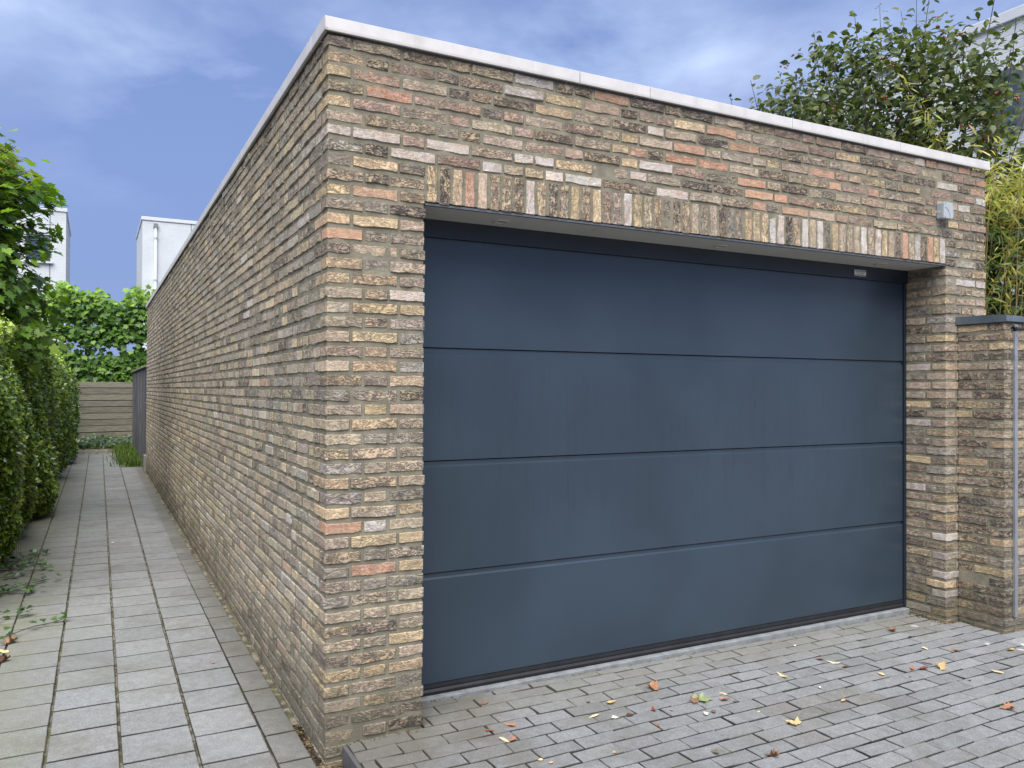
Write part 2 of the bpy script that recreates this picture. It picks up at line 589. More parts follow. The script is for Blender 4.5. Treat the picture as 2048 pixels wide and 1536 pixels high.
def brick_cols(C, d1, n1, l1, d2=None, n2=None, l2=0., step=.04):
    """plan columns (point, outward normal) of a brick: straight from C along d1, or round the corner C"""
    C, d1, n1 = map(np.array, (C, d1, n1))
    out = []
    if d2 is None:
        k = max(2, int(round(l1 / step)))
        out.append((C - n1 * .03, -d1))
        for s in run(.0035, l1 - .0035, k): out.append((C + d1 * s, n1))
        out.append((C + d1 * l1 - n1 * .03, d1))
        out.insert(1, (C - n1 * .004, (n1 - d1) * .7))
        out.insert(-1, (C + d1 * l1 - n1 * .004, (n1 + d1) * .7))
        return out
    d2, n2 = np.array(d2), np.array(n2)
    k1 = max(1, int(round(l1 / step))); k2 = max(1, int(round(l2 / step)))
    out.append((C + d1 * l1 - n1 * .03, d1))
    out.append((C + d1 * l1 - n1 * .004, (n1 + d1) * .7))
    for s in run(l1 - .0035, .008, k1): out.append((C + d1 * s, n1))
    out.append((C + (d1 + d2) * .002, (n1 + n2) * .7))
    for s in run(.008, l2 - .0035, k2): out.append((C + d2 * s, n2))
    out.append((C + d2 * l2 - n2 * .004, (n2 + d2) * .7))
    out.append((C + d2 * l2 - n2 * .03, d2))
    return out


def brick_geo(cols, c0, c1, mode='z', jit=1.):
    """four rings of vertices; mode 'z': plan is (x,y), cross is z; 'x': plan is (z,y), cross is x (soldier bricks)"""
    V, T = [], []
    off = R.uniform(-40, 40, 3)
    s = 0.
    prev = None
    bow = R.normal(0, .0012); ph = R.uniform(0, 6)
    tilt = R.normal(0, .0014)
    push = R.normal(0, .0018) * jit
    for i, (p, n) in enumerate(cols):
        if prev is not None: s += np.linalg.norm(p - prev)
        prev = p
        b = R.normal(0, .0019) * jit + bow * math.sin(s * 22 + ph)
        t = R.normal(0, .0013) * jit + bow * math.sin(s * 17 + ph) * .7
        q = p + n * (R.normal(0, .0014) * jit + push)
        for (pt, c) in ((p - n * .016, c0 + b), (q - n * .001, c0 + b + .0045), (q, c1 + t - .0045), (p - n * .016, c1 + t)):
            c += tilt * (s - .08)
            V.append((pt[0], pt[1], c) if mode == 'z' else (c, pt[1], pt[0]))
            T.append((s + off[0], c - c0 + off[1], off[2]))
    k = len(cols)
    Fs = [(4 * i + j, 4 * (i + 1) + j, 4 * (i + 1) + j + 1, 4 * i + j + 1) for i in range(k - 1) for j in range(3)]
    return np.array(V), Fs, np.array(T)


PAL = {  # sRGB albedo, wrinkle, efflorescence
    'buff': [((184, 162, 126), .5, 0), ((192, 170, 134), .4, 0), ((176, 154, 122), .65, .1)],
    'tan': [((162, 147, 124), .55, .1), ((156, 142, 122), .7, .1), ((168, 151, 127), .5, .15)],
    'grey': [((146, 138, 123), .65, .2), ((150, 143, 131), .55, .3), ((140, 131, 118), .7, .1)],
    'dark': [((154, 138, 113), 1.0, 0), ((142, 128, 109), 1.1, 0), ((128, 118, 105), .95, 0), ((160, 142, 115), .9, 0)],
    'orange': [((174, 127, 101), .25, .12), ((168, 121, 96), .3, .2), ((180, 138, 110), .2, .1)],
    'red': [((152, 124, 106), .45, .15), ((147, 120, 103), .6, .12), ((160, 131, 113), .35, .25)],
    'pink': [((168, 150, 129), .4, .2), ((170, 147, 125), .35, .2)],
    'white': [((174, 160, 148), .25, .75), ((174, 166, 156), .3, .85), ((180, 164, 150), .2, .65)],
}
ZONES = {
    'top': dict(orange=.11, red=.24, dark=.26, buff=.10, tan=.17, white=.05, pink=.07),
    'pier': dict(buff=.32, tan=.28, grey=.15, pink=.10, orange=.04, dark=.09, white=.02),
    'side': dict(tan=.33, buff=.23, grey=.26, dark=.14, pink=.025, white=.02, orange=.005),
    'reveal': dict(tan=.24, buff=.2, grey=.2, dark=.24, pink=.08, white=.04),
    'garden': dict(dark=.40, tan=.24, buff=.24, grey=.12),
    'soldier': dict(dark=.26, buff=.22, orange=.13, tan=.2, pink=.08, red=.06, white=.05),
    'soldier_r': dict(dark=.18, buff=.2, orange=.13, tan=.2, pink=.1, white=.15, grey=.04),
}


def pick(zone, force=None):
    z = ZONES[zone]
    k = force or R.choice(list(z), p=np.array(list(z.values())) / sum(z.values()))
    c, w, e = PAL[k][R.integers(len(PAL[k]))]
    f = R.normal(1, .045)
    m_ = (np.array((164, 148, 124)), .24) if zone != 'side' else (np.array((156, 148, 128)), .55)
    c = np.array(c) * (1 - m_[1]) + m_[0] * m_[1]
    c = np.clip(c * f + R.normal(0, 1.2, 3), 20, 240)
    return tuple(k_ * 1.26 for k_ in lin(*c)) + (float(np.clip(w * R.uniform(.55, 1.35), 0, 1.3)),), float(np.clip(e * R.uniform(.7, 1.2), 0, 1))


def screen_area(V, hidden=False):
    if hidden: return 0.
    u, v, z = project(V)
    if z.min() < .2: return 0.
    u, v = np.clip(u, 0, 2048), np.clip(v, 0, 1536)
    return float((u.max() - u.min()) * (v.max() - v.min()))


def emit(pieces, parent, name, stuffname, material, limit=300):
    """the largest pieces in view become objects of their own, the rest one joined part"""
    order = sorted(range(len(pieces)), key=lambda i: -pieces[i]['area'])
    single = set(i for i in order[:limit] if pieces[i]['area'] > 0)
    mb = MB()
    for i, p in enumerate(pieces):
        if i in single:
            o0 = p['V'].mean(0)
            c = np.zeros((len(p['V']), 4)); c[:] = p['col']
            me = make_mesh(name, p['V'] - o0, p['F'], material, c, p['T'], np.full(len(p['V']), p.get('eff', 0.)))
            put(bpy.data.objects.new(name, me), parent, o0)
        else:
            mb.add(p['V'], p['F'], p['col'], p['T'], p.get('eff', 0.))
    if mb.n:
        tag(mb.build(stuffname, material, parent), kind='stuff')


PITCHZ, B0, B1 = .0625, .0112, .0596
GW, GL, GH = 4.525, 13.11, 3.06          # garage width, length, wall height
OX0, OX1, OZ, REC = .44, 4.10, 2.40, .30  # door opening and its recess
X, Y, NX, NY = (1., 0.), (0., 1.), (-1., 0.), (0., -1.)
bricks = []


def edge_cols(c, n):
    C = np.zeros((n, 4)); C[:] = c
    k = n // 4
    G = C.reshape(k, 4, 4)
    G[[0, 1, -2, -1], :, :3] = SMEAR_SHADE * .8
    G[:, [0, 3], :3] = SMEAR_SHADE
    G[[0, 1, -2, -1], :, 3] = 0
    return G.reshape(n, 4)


SMEAR_SHADE = np.array(lin(112, 107, 94))  # mortar tone that also paints the joint shade onto brick edges


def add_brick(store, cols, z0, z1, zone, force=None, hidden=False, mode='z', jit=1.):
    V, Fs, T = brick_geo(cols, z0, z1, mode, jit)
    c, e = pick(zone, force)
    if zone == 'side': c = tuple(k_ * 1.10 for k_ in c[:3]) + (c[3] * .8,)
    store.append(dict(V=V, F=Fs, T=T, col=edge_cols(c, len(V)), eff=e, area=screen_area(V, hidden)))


J = .0125
def wild(a, b, first=None):
    """lengths of a wild bond run from a to b"""
    out, x = [], a
    last = 0
    while x < b - 1e-6:
        left = b - x
        if left < .06:
            if out: out[-1] = (out[-1][0], b)
            break
        l = .21 if (R.random() < .62 and last < 4) else .0995
        last = last + 1 if l > .2 else 0
        if left < l + .05: l = left
        if left > .21 and left < .30: l = .0995 if l > .15 else l
        out.append((x, min(x + l, b)))
        x += l + J
    return out


garage = thing('garage', (GW / 2, GL / 2, 0), 'flat-roofed garage of mottled brown brick with white roof trim and a wide blue-grey door', 'garage')
KT = 41    # first full course above the door lintel
for k in range(-1, 49):
    z0, z1 = k * PITCHZ + B0, k * PITCHZ + B1
    A = k % 2 == 0
    top = k >= KT
    zf = 'top' if k >= 38 else 'pier'
    # front left corner, round both faces
    w = .10 if A else .155
    s = .21 if A else .10
    add_brick(bricks, brick_cols((0, 0), Y, NX, s, X, NY, w), z0, z1, 'pier')
    # side wall
    for (a, b) in wild(s + J, GL):
        add_brick(bricks, brick_cols((0, a), Y, NX, b - a, step=.05 if a < 4 else .08), z0, z1, 'side')
    xs = []
    if not top:
        mids = [(w + J, w + J + .2 if A else w + J + .10)]
        for (a, b) in mids:
            add_brick(bricks, brick_cols((a, 0), X, NY, b - a), z0, z1, zf)
        # inner corner of the left pier
        w2 = OX0 - (mids[0][1] + J)
        add_brick(bricks, brick_cols((OX0, 0), NX, NY, w2, Y, X, .14 if A else .10), z0, z1, zf)
        add_brick(bricks, brick_cols((OX0, (.14 if A else .10) + J), Y, X, REC - (.14 if A else .10) - J), z0, z1, 'reveal', hidden=True)
        # right pier: reveal corner, middle, outer corner
        sr = .14 if A else .10
        wr = .10 if A else .155
        low = z0 < 1.98
        add_brick(bricks, brick_cols((OX1, 0), Y, NX, sr, X, NY, wr), z0, z1, 'reveal', 'white' if k in (3, 5, 9) else None)
        add_brick(bricks, brick_cols((OX1, sr + J), Y, NX, REC - sr - J), z0, z1, 'reveal')
        a = OX1 + wr + J
        m = .20 if A else .10
        add_brick(bricks, brick_cols((a, 0), X, NY, m), z0, z1, 'pier', hidden=low)
        add_brick(bricks, brick_cols((GW, 0), NX, NY, GW - a - m - J, Y, X, .10 if A else .21), z0, z1, 'pier', hidden=low)
    else:
        we = .10 if not A else .155
        force = None
        for (a, b) in wild(w + J, GW - we - J):
            f = 'white' if (k in (41, 42, 43) and a < 1.8 and R.random() < (.45 if k < 43 else .2)) else None
            add_brick(bricks, brick_cols((a, 0), X, NY, b - a), z0, z1, 'top', f)
        add_brick(bricks, brick_cols((GW, 0), NX, NY, we, Y, X, .21 if not A else .10), z0, z1, 'top')
emit(bricks, garage, 'brick', 'brickwork', MT['brick'])

# soldier course over the door
soldiers = []
NS = 58
ps = (OX1 - OX0) / NS
for i in range(NS):
    x0 = OX0 + ps * i + .0075 + R.normal(0, .0012)
    V, Fs, T = brick_geo(brick_cols((OZ - .002, 0.), (1., 0.), (0., -1.), .165), x0, x0 + ps - .0125, 'x')
    c, e = pick('soldier' if i < 24 else 'soldier_r', {3: 'orange', 6: 'buff', 14: 'buff', 57: 'white'}.get(i))
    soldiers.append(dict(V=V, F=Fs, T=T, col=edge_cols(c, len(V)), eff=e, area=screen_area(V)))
emit(soldiers, garage, 'soldier_brick', 'soldier_brickwork', MT['brick'])

# mortar bodies of the walls, 5 mm behind the brick faces
q = .0058
mb = MB()
mb.box((q, q, -.25), (OX0 - q, REC + .12, GH))
mb.box((OX1 + q, q, -.25), (GW - q, REC + .12, GH))
mb.box((OX0 - q, q, OZ + .004), (OX1 + q, .10, GH))
mb.build('front_wall', MT['mortar'], garage)
MB().box((q + .0, REC + .12, -.25), (.22, GL - q, GH)).build('side_wall', MT['mortar'], garage)
mb = MB()
mb.box((GW - .22, REC + .12, -.25), (GW - q, GL - q, GH)); mb.box((.22, GL - .22, -.25), (GW - .22, GL - q, GH))
mb.build('rear_wall', MT['mortar'], garage)
MB().box((.22, .10, 2.9), (GW - .22, GL - .22, 3.04)).build('roof', MT['roof'], garage)
MB().box((OX0, .22 + REC, -.25), (OX1, GL - .22, -.02)).build('floor', MT['concrete'], garage)
# white roof trim, in lengths
OV, T0, T1 = .018, 3.067, 3.1265
xs = [-OV, 1.24, 1.668, 2.681, 3.62, GW + OV]
for a, b in zip(xs[:-1], xs[1:]):
    g = .002
    MB().extrude([(-OV, T0), (-OV, T1), (.22, T1), (.22, T1 - .012), (-OV + .004, T1 - .012), (-OV + .004, T0 + .012), (-.004, T0 + .012), (-.004, T0)],
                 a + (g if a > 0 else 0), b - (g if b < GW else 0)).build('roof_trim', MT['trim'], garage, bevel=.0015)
ys = [.2225, 3.0, 6.0, 9.0, GL + OV]
for a, b in zip(ys[:-1], ys[1:]):
    MB().extrude([(-OV, T0), (-OV, T1), (.22, T1), (.22, T1 - .012), (-OV + .004, T1 - .012), (-OV + .004, T0 + .012), (-.004, T0 + .012), (-.004, T0)],
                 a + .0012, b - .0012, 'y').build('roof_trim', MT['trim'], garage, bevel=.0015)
MB().extrude([(-OV, T0), (-OV, T1), (-OV + .004, T1 - .012), (-OV + .004, T0 + .012), (-.004, T0 + .012), (-.004, T0)], -OV + .0, .2225, 'y').build('roof_trim', MT['trim'], garage, origin=(0, 0, 3.06))
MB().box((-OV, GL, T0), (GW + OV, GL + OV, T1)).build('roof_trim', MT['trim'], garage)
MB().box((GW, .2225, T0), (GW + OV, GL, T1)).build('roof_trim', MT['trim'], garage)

# soffit under the lintel, with three recessed lamps
SZ = 2.388
sx = [OX0 + .004, 1.41, 2.77, OX1 - .004]
lampx = [.904, 2.312, 3.672]
for i in range(3):
    a, b = sx[i] + .002, sx[i + 1] - .002
    sp = MB().box((a, .026, SZ), (b, REC + .02, SZ + .01)).build('soffit_panel', MT['soffit'], garage, origin=((a + b) / 2, .16, SZ))
    lx, ly = lampx[i], .165
    rg = MB()
    Vr, Fr = [], []
    for k in range(20):
        an = 2 * math.pi * k / 20
        for (rr, zz) in ((.040, SZ), (.039, SZ - .006), (.028, SZ - .006), (.022, SZ - .0005)):
            Vr.append((lx + rr * math.cos(an), ly + rr * math.sin(an), zz))
    for k in range(20):
        for j in range(3):
            Fr.append((4 * k + j, 4 * ((k + 1) % 20) + j, 4 * ((k + 1) % 20) + j + 1, 4 * k + j + 1))
    rg.add(Vr, Fr)
    rg.build('downlight', MT['trim'], sp, origin=(lx, ly, SZ))
    lens = [(lx + .022 * math.cos(2 * math.pi * k / 16), ly + .022 * math.sin(2 * math.pi * k / 16), SZ - .0006) for k in range(16)]
    MB().add(lens, [tuple(range(16))]).build('lamp_lens', MT['screw'], sp, origin=(lx, ly, SZ))
    for fx in (a + .05, (a * .6 + b * .4), b - .05):
        MB().tube([(fx, .12, SZ), (fx, .12, SZ - .0015)], .004, 8).build('screw', MT['alu'], sp, origin=(fx, .12, SZ))
MB().extrude([(.006, SZ - .002), (.006, SZ + .008), (.010, SZ + .008), (.010, SZ + .002), (.024, SZ + .002), (.024, SZ - .002)], OX0 + .003, OX1 - .003).build('lintel_angle', MT['wframe'], garage)
MB().box((OX0, .011, SZ + .011), (OX1, .10, SZ + .014)).build('lintel_gap_strip', MT['dark'], garage)  # added dark strip standing for the shaded gap over the soffit

# the door
DZ = [.128, .665, 1.212, 1.765, 2.33]
door = MB().box((OX0 - .02, REC + .045, .07), (OX1 + .02, REC + .12, OZ)).build('garage_door', MT['frame'], garage, origin=((OX0 + OX1) / 2, REC + .05, .08))
dx0, dx1 = OX0 + .045, OX1 - .026
for i in range(4):
    zb, zt = DZ[i] + .0015, DZ[i + 1] - .0025
    y = REC
    prof = [(y + .04, zb), (y + .002, zb), (y, zb + .002), (y, zt - .027), (y + .009, zt - .0185), (y + .009, zt), (y + .04, zt)]
    MB().extrude(prof, dx0, dx1).build('door_panel', MT['door'], door, origin=((dx0 + dx1) / 2, y, (zb + zt) / 2))
MB().box((OX0 + .001, REC - .022, 2.302), (OX1 - .001, REC + .044, SZ + .012)).build('header_frame', MT['frame'], door, bevel=.003)
for a, b in ((OX0 + .001, dx0 - .004), (dx1 + .004, OX1 - .001)):
    MB().box((a, REC - .012, .085), (b, REC + .044, 2.302)).build('side_frame', MT['frame'], door, bevel=.003)
MB().extrude([(REC + .03, .080), (REC - .004, .080), (REC - .008, .092), (REC - .002, .104), (REC - .006, .112), (REC - .006, .128), (REC + .03, .128)], dx0, dx1).build('rubber_seal', MT['rubber'], door)
lx0, lx1, lz0, lz1, ly = 3.562, 3.674, 2.318, 2.362, REC - .0235
lab = MB().box((lx0, ly, lz0), (lx1, ly + .0015, lz1)).build('rating_label', MT['plasticside'], door, origin=(lx0, ly, lz0))
lw = MB()
lw.box((lx0 + .001, ly - .0008, lz0 + .012), (lx1 - .001, ly - .0002, lz1 - .009))
lw.build('label_paper', plain('label_paper', lin(222, 216, 204), .6, 0, .03), lab, origin=(lx0, ly, lz0)) if False else None
lp = plain('label_paper', lin(222, 216, 204), .6, 0, .03)
ink = plain('label_ink', lin(70, 66, 62), .6, 0, .03)
o = MB().box((lx0 + .001, ly - .0008, lz0 + .012), (lx1 - .001, ly - .0002, lz1 - .009)).build('label_print', lp, door, origin=(lx0, ly, lz0))
lm = MB()
for zz, a, b in ((.030, .006, .106), (.025, .012, .05), (.025, .058, .104), (.020, .008, .046), (.020, .054, .098), (.016, .03, .09)):
    lm.box((lx0 + a, ly - .0013, lz0 + zz), (lx0 + b, ly - .0009, lz0 + zz + (.0032 if zz == .030 else .0018)))
lm.build('label_lines', ink, door, origin=(lx0, ly, lz0))
MB().box((OX0 + .002, .262, -.05), (OX1 - .002, REC + .11, .073)).build('door_sill', MT['sill'], garage, bevel=.003)

# grey box on the wall
bx0, bx1, bz0, bz1 = 4.003, 4.098, 2.683, 2.787
jb = thing('junction_box', (4.10, 0, bz0), 'small square grey plastic box with four corner screws on the garage brickwork', 'junction box')
MB().box((bx0, -.036, bz0), (bx1, .004, bz1)).build('body', MT['plasticside'], jb, bevel=.006)
MB().box((bx0 - .001, -.054, bz0 - .001), (bx1 + .001, -.0365, bz1 + .001)).build('lid', MT['plastic'], jb, bevel=.004)
for sxx in (bx0 + .008, bx1 - .008):
    for szz in (bz0 + .008, bz1 - .008):
        MB().tube([(sxx, -.053, szz), (sxx, -.0553, szz)], .0038, 10).build('screw', MT['screw'], jb)
arc = [(bx0 + .003 + .055 * math.sin(a), -.0545, bz0 + .002 + .068 * math.cos(a)) for a in np.linspace(0, math.pi / 2, 12)]
MB().tube(arc, .0013, 5).build('groove', MT['screw'], jb)
MB().tube([(bx0 + .0005, -.018, 2.73), (bx0 - .0015, -.018, 2.73)], .010, 14).build('knockout', MT['plastic'], jb)

# ------------------------------------------------------------------ garden wall on the right
GX, GY = 4.22, -.31
gw = thing('garden_wall', (5.2, -.15, 0), 'lower garden wall of dark mottled brick with a grey zinc cap beside the garage', 'wall')
gb = []
for k in range(0, 32):
    z0, z1 = k * PITCHZ + B0, k * PITCHZ + B1
    A = k % 2 == 0
    s, w = (.20, .10) if A else (.10, .21)
    add_brick(gb, brick_cols((GX, GY), Y, NX, s, X, NY, w), z0, z1, 'garden')
    add_brick(gb, brick_cols((GX, GY + s + J), Y, NX, .31 - s - J), z0, z1, 'garden', hidden=False)
    for (a, b) in wild(GX + w + J, 5.6):
        add_brick(gb, brick_cols((a, GY), X, NY, b - a), z0, z1, 'garden', hidden=a > 4.55)
emit(gb, gw, 'brick', 'brickwork', MT['brick'])
MB().box((GX + q, GY + q, -.25), (5.6, -.002, 2.0)).build('wall_body', MT['mortar'], gw)
MB().extrude([(GY - .02, 2.002), (GY - .02, 2.040), (GY + .02, 2.046), (-.003, 2.052), (-.003, 2.002)], GX - .018, 5.62).build('cap', MT['zinc'], gw, bevel=.002)
MB().box((4.303, GY - .016, .135), (4.333, GY + .002, 1.985)).build('metal_strip', MT['alu'], gw, bevel=.001)
bar = thing('metal_bar', (4.3, GY - .06, 1.94), 'thin black metal bar with a thicker round end in front of the garden wall', 'bar')
MB().tube([(4.225, GY - .06, 1.952), (4.7, GY - .06, 1.958), (5.6, GY - .06, 1.97)], .0095, 12).build('rod', MT['black'], bar, smooth=True)
MB().tube([(4.205, GY - .06, 1.952), (4.208, GY - .06, 1.952), (4.232, GY - .06, 1.952), (4.245, GY - .06, 1.952)], [.012, .0165, .0165, .011], 14).build('end_cap', MT['black'], bar, smooth=True)

# ------------------------------------------------------------------ ground, path, driveway
g = MB().add([(-400, -400, -.10), (400, -400, -.10), (400, 600, -.10), (-400, 600, -.10)], [(0, 1, 2, 3)]).build('ground', MT['soil'])
tag(g, kind='structure')
st_ = MB().add([(-60, -60, -.095), (60, -60, -.095), (60, -6.1, -.095), (-60, -6.1, -.095)], [(0, 1, 2, 3)]).build('street', plain('street_paving', lin(132, 131, 128), .85, 0, .12, 3.))
tag(st_, kind='structure')
path = MB().box((-3.0, -3.2, -.09), (-.0, 20.6, -.016)).build('path', MT['bed'])
tag(path, kind='structure')
MB().box((-.0, -3.2, -.09), (.075, 0.02, -.022)).build('soil_strip', MT['soil'], path)


def slab(x0, x1, y0, y1, z, base, tilt=.0015, r=.004, worn=.001, thick=.03, var=.035, step=.0009):
    """a paving piece with worn chamfered edges: outer ring, chamfer ring, top"""
    P = [(x0, y0), ((x0 + x1) / 2, y0), (x1, y0), (x1, (y0 + y1) / 2), (x1, y1), ((x0 + x1) / 2, y1), (x0, y1), (x0, (y0 + y1) / 2)]
    c = np.array([(x0 + x1) / 2, (y0 + y1) / 2])
    tx, ty = R.normal(0, tilt, 2)
    dz = R.normal(0, step)
    V = []
    for lvl in range(3):
        for (x, y) in P:
            j = R.normal(0, worn, 2)
            q_ = np.array([x, y])
            ins = (0, 0, r)[lvl]
            q_ = q_ + np.sign(c - q_) * (np.abs(q_ - c) > 1e-6) * ins + (j if lvl else 0)
            zz = z + dz + tx * (q_[0] - c[0]) / .1 + ty * (q_[1] - c[1]) / .1
            V.append((q_[0], q_[1], zz - (thick, r, 0)[lvl]))
    Fs = [(8 * l + i, 8 * l + (i + 1) % 8, 8 * (l + 1) + (i + 1) % 8, 8 * (l + 1) + i) for l in range(2) for i in range(8)] + [tuple(range(16, 24))]
    V = np.array(V)
    f = R.normal(1, var)
    top = np.array(lin(*np.clip(np.array(base) * f + R.normal(0, .5, 3), 10, 250)))
    col = np.ones((24, 4))
    col[16:, :3] = top
    col[:16, :3] = top * .12 + np.array(lin(40, 36, 28)) * .35      # sides darker than the top, for dark joints
    return dict(V=V, F=Fs, T=V + R.uniform(-20, 20, 3), col=col, area=screen_area(V[16:]))


tiles = []
SK = .0042                # the path runs a hair off the wall
cols_x = [(-1.62, -1.338), (-1.328, -1.045), (-1.033, -.760), (-.748, -.466), (-.454, -.182), (-.172, -.036)]
for ci, (a, b) in enumerate(cols_x):
    y = -2.6 + (0 if ci % 2 else .148) + R.normal(0, .012)
    while y < 18.0:
        d = .2965 + R.normal(0, .0015)
        sh = SK * max(y, 0) * (0.4 if ci == 5 else 1)
        gp = .0075 if y < 5 else max(.0042, .0075 - (y - 5) * .0007)
        sl_ = slab(a + sh, b + (SK * max(y, 0) * .0 if ci == 5 else sh), y + gp, y + d - gp, 0., (129, 131, 130) if ci < 5 else (117, 118, 114), .0002, .0032, .0009, var=.022, step=.0002)
        tiles.append(sl_)
        y += d
emit(tiles, path, 'paving_tile', 'far_paving_tiles', MT['tile'])

drive = MB().add([(.075, -6, -.02), (9, -6, -.09), (9, GY, -.05), (GX, GY, .018), (GX, 0, .018), (OX1, 0.02, .025), (OX1, .26, .03), (OX0, .26, .048), (OX0, .02, .048), (.075, -.002, .045), ],
                 [(0, 1, 2, 3), (0, 3, 4, 5), (0, 5, 8, 9), (5, 6, 7, 8)]).build('driveway', MT['bed'], origin=(0, 0, 0))
tag(drive, kind='structure')


def dz_(x, y):
    return .064 - .0055 * x + .012 * min(y, .25)


pavers = []
PW, PD = .206, .0978
row = 0
y1 = .2515 + .0
while y1 > -5.2:
    y0 = .1956 if row == 0 else y1 - PD
    inside = y0 > -.03        # rows between the piers
    xa, xb = (OX0 + .006, OX1 - .006) if inside else (.094, 9.0 if y0 < GY - .05 else GX - .008)
    # phase so that joints fall where the photograph has them
    ph = 1.93 if row % 2 == 0 else 1.39
    x = ph - PW * math.ceil((ph - xa) / PW)
    while x < xb:
        a, b = max(x, xa), min(x + PW, xb)
        if b - a > .03:
            jx = R.normal(0, .002)
            z = dz_((a + b) / 2, (y0 + y1) / 2)
            base = (123, 125, 126)
            if (a + b) / 2 > 1.2 and y0 < -.5 and R.random() < .12: base = (118, 118, 116)
            elif R.random() < .15: base = (127, 129, 131)
            sp = slab(a + .0028 + jx, b - .0028 + jx, y0 + .0028, y1 - .0028, z, base, .0011, .0034, .0016, var=.028)
            u, v, zz = project(np.array([(a + b) / 2, (y0 + y1) / 2, z]))
            pavers.append(sp)
        x += PW
    row += 1
    y1 = y0
emit(pavers, drive, 'paver', 'outer_pavers', MT['paver'])
kerb = MB()
yk = -.012
n = 0
for i in range(6):
    kb = MB().box((.072, yk - .80, -.12), (.090, yk - .004, .062)).build('kerb', MT['kerb'], bevel=.003)
    tag(kb, kind='structure')
    yk -= .80
# threshold beside the garden wall
th = MB().add([(4.24, GY - .008, .030), (9, GY - .008, -.01), (9, GY - .11, -.01), (4.25, GY - .10, .030), (4.24, GY - .008, -.05), (9, GY - .008, -.08), (9, GY - .11, -.08), (4.25, GY - .10, -.05)],
              [(0, 1, 2, 3), (0, 3, 7, 4), (3, 2, 6, 7)]).build('threshold', plain('lime_stained_concrete', lin(176, 176, 176), .8, 0, .45, 24., .004))
tag(th, kind='structure')

# ------------------------------------------------------------------ houses
def house(name, x0, x1, y0, y1, h, label):
    t = thing(name, ((x0 + x1) / 2, (y0 + y1) / 2, 0), label, 'house')
    MB().box((x0, y0, -.1), (x1, y1, h)).build('wall', MT['white'], t)
    MB().box((x0 - .04, y0 - .04, h + .002), (x1 + .04, y1 + .04, h + .14)).build('roof_trim', MT['whitetrim'], t, bevel=.01)
    return t


ha = house('white_house', -9.5, -1.874, 32, 37.6, 8.36, 'white box-shaped house with a window behind the lobed-leaf tree')
f = MB().box((-3.2, 31.95, 6.42), (-2.42, 32.03, 7.42)).build('window', MT['wframe'], ha)
MB().box((-3.14, 31.935, 6.50), (-2.50, 31.948, 7.34)).build('pane', MT['glass'], f)
MB().box((-3.3, 31.88, 6.33), (-2.3, 32.0, 6.40)).build('sill', MT['whitetrim'], f)
MB().box((-2.43, 31.99, 0), (-2.40, 32.01, 8.36)).build('panel_joint', MT['joint'], ha)
hb = house('white_house', .805, 9, 32, 36.8, 8.34, 'white box-shaped house with a drainpipe showing above the garage side wall')
MB().tube([(1.29, 31.93, .0), (1.29, 31.93, 8.05)], .055, 12).build('drain_pipe', MT['pipe'], hb, smooth=True)
MB().box((1.21, 31.87, 8.05), (1.37, 31.995, 8.22)).build('outlet_box', MT['joint'], hb)
for zz in (4., 5.9, 7.6):
    MB().tube([(1.29, 31.93, zz), (1.29, 31.93, zz + .08)], .07, 12).build('pipe_clip', MT['pipe'], hb)
MB().box((2.62, 31.99, 0), (2.65, 32.01, 8.34)).build('panel_joint', MT['joint'], hb)
hc = house('white_house', 9.0, 15, -4, 5.8, 6.06, 'white brick house with a grey-framed window behind the tree with red fruit')
f = MB().box((8.95, 2.30, 4.70), (9.02, 2.78, 5.48)).build('window', MT['wframe'], hc)
MB().box((8.935, 2.36, 4.78), (8.948, 2.72, 5.40)).build('pane', MT['glass'], f)
MB().box((8.99, 2.26, 0), (9.01, 2.28, 6.06)).build('panel_joint', MT['joint'], hc)

# ------------------------------------------------------------------ fences
def boards_between(p0, p1, z0, z1):
    """a board as a box from p0 to p1 (plan, centre line), z0 to z1"""
    p0, p1 = np.array(p0, float), np.array(p1, float)
    d = p1 - p0; d /= np.linalg.norm(d); nrm = np.array([d[1], -d[0]]) * .011
    V = [tuple(p) + (z,) for z in (z0, z1) for p in (p0 - nrm, p0 + nrm, p1 + nrm, p1 - nrm)]
    return V, [(0, 1, 2, 3), (4, 7, 6, 5), (0, 4, 5, 1), (1, 5, 6, 2), (2, 6, 7, 3), (3, 7, 4, 0)]


ef = thing('board_fence', (-.7, 21.3, 0), 'pale weathered fence of horizontal boards closing the end of the path', 'fence')
fa, fb = (-1.75, 20.95), (.35, 21.65)
for i in range(10):
    z0 = .02 + i * .173
    V, Fs = boards_between(fa, fb, z0, z0 + .156 + R.normal(0, .002))
    V = np.array(V)
    k = R.uniform(.78, 1.12)
    m_ = MB().add(V, Fs, (k, k, k * R.uniform(.94, 1.02)), V + R.uniform(-9, 9, 3))
    m_.build('board', MT['board'], ef, bevel=.004)
V, Fs = boards_between((fa[0], fa[1] + .05), (fb[0], fb[1] + .05), .02, 1.70)
MB().add(V, Fs).build('gap_shade_sheet', MT['dark'], ef)  # added dark sheet so the slits between boards read as shade
for px, py in ((-1.40, 21.03), (.2, 21.57)):
    MB().box((px - .05, py - .11, 0), (px + .05, py - .015, 1.72)).build('post', MT['stained'], ef)
df = thing('dark_fence', (.02, 16.3, 0), 'dark stained fence of upright boards continuing the line of the garage side wall', 'fence')
y = GL + .05
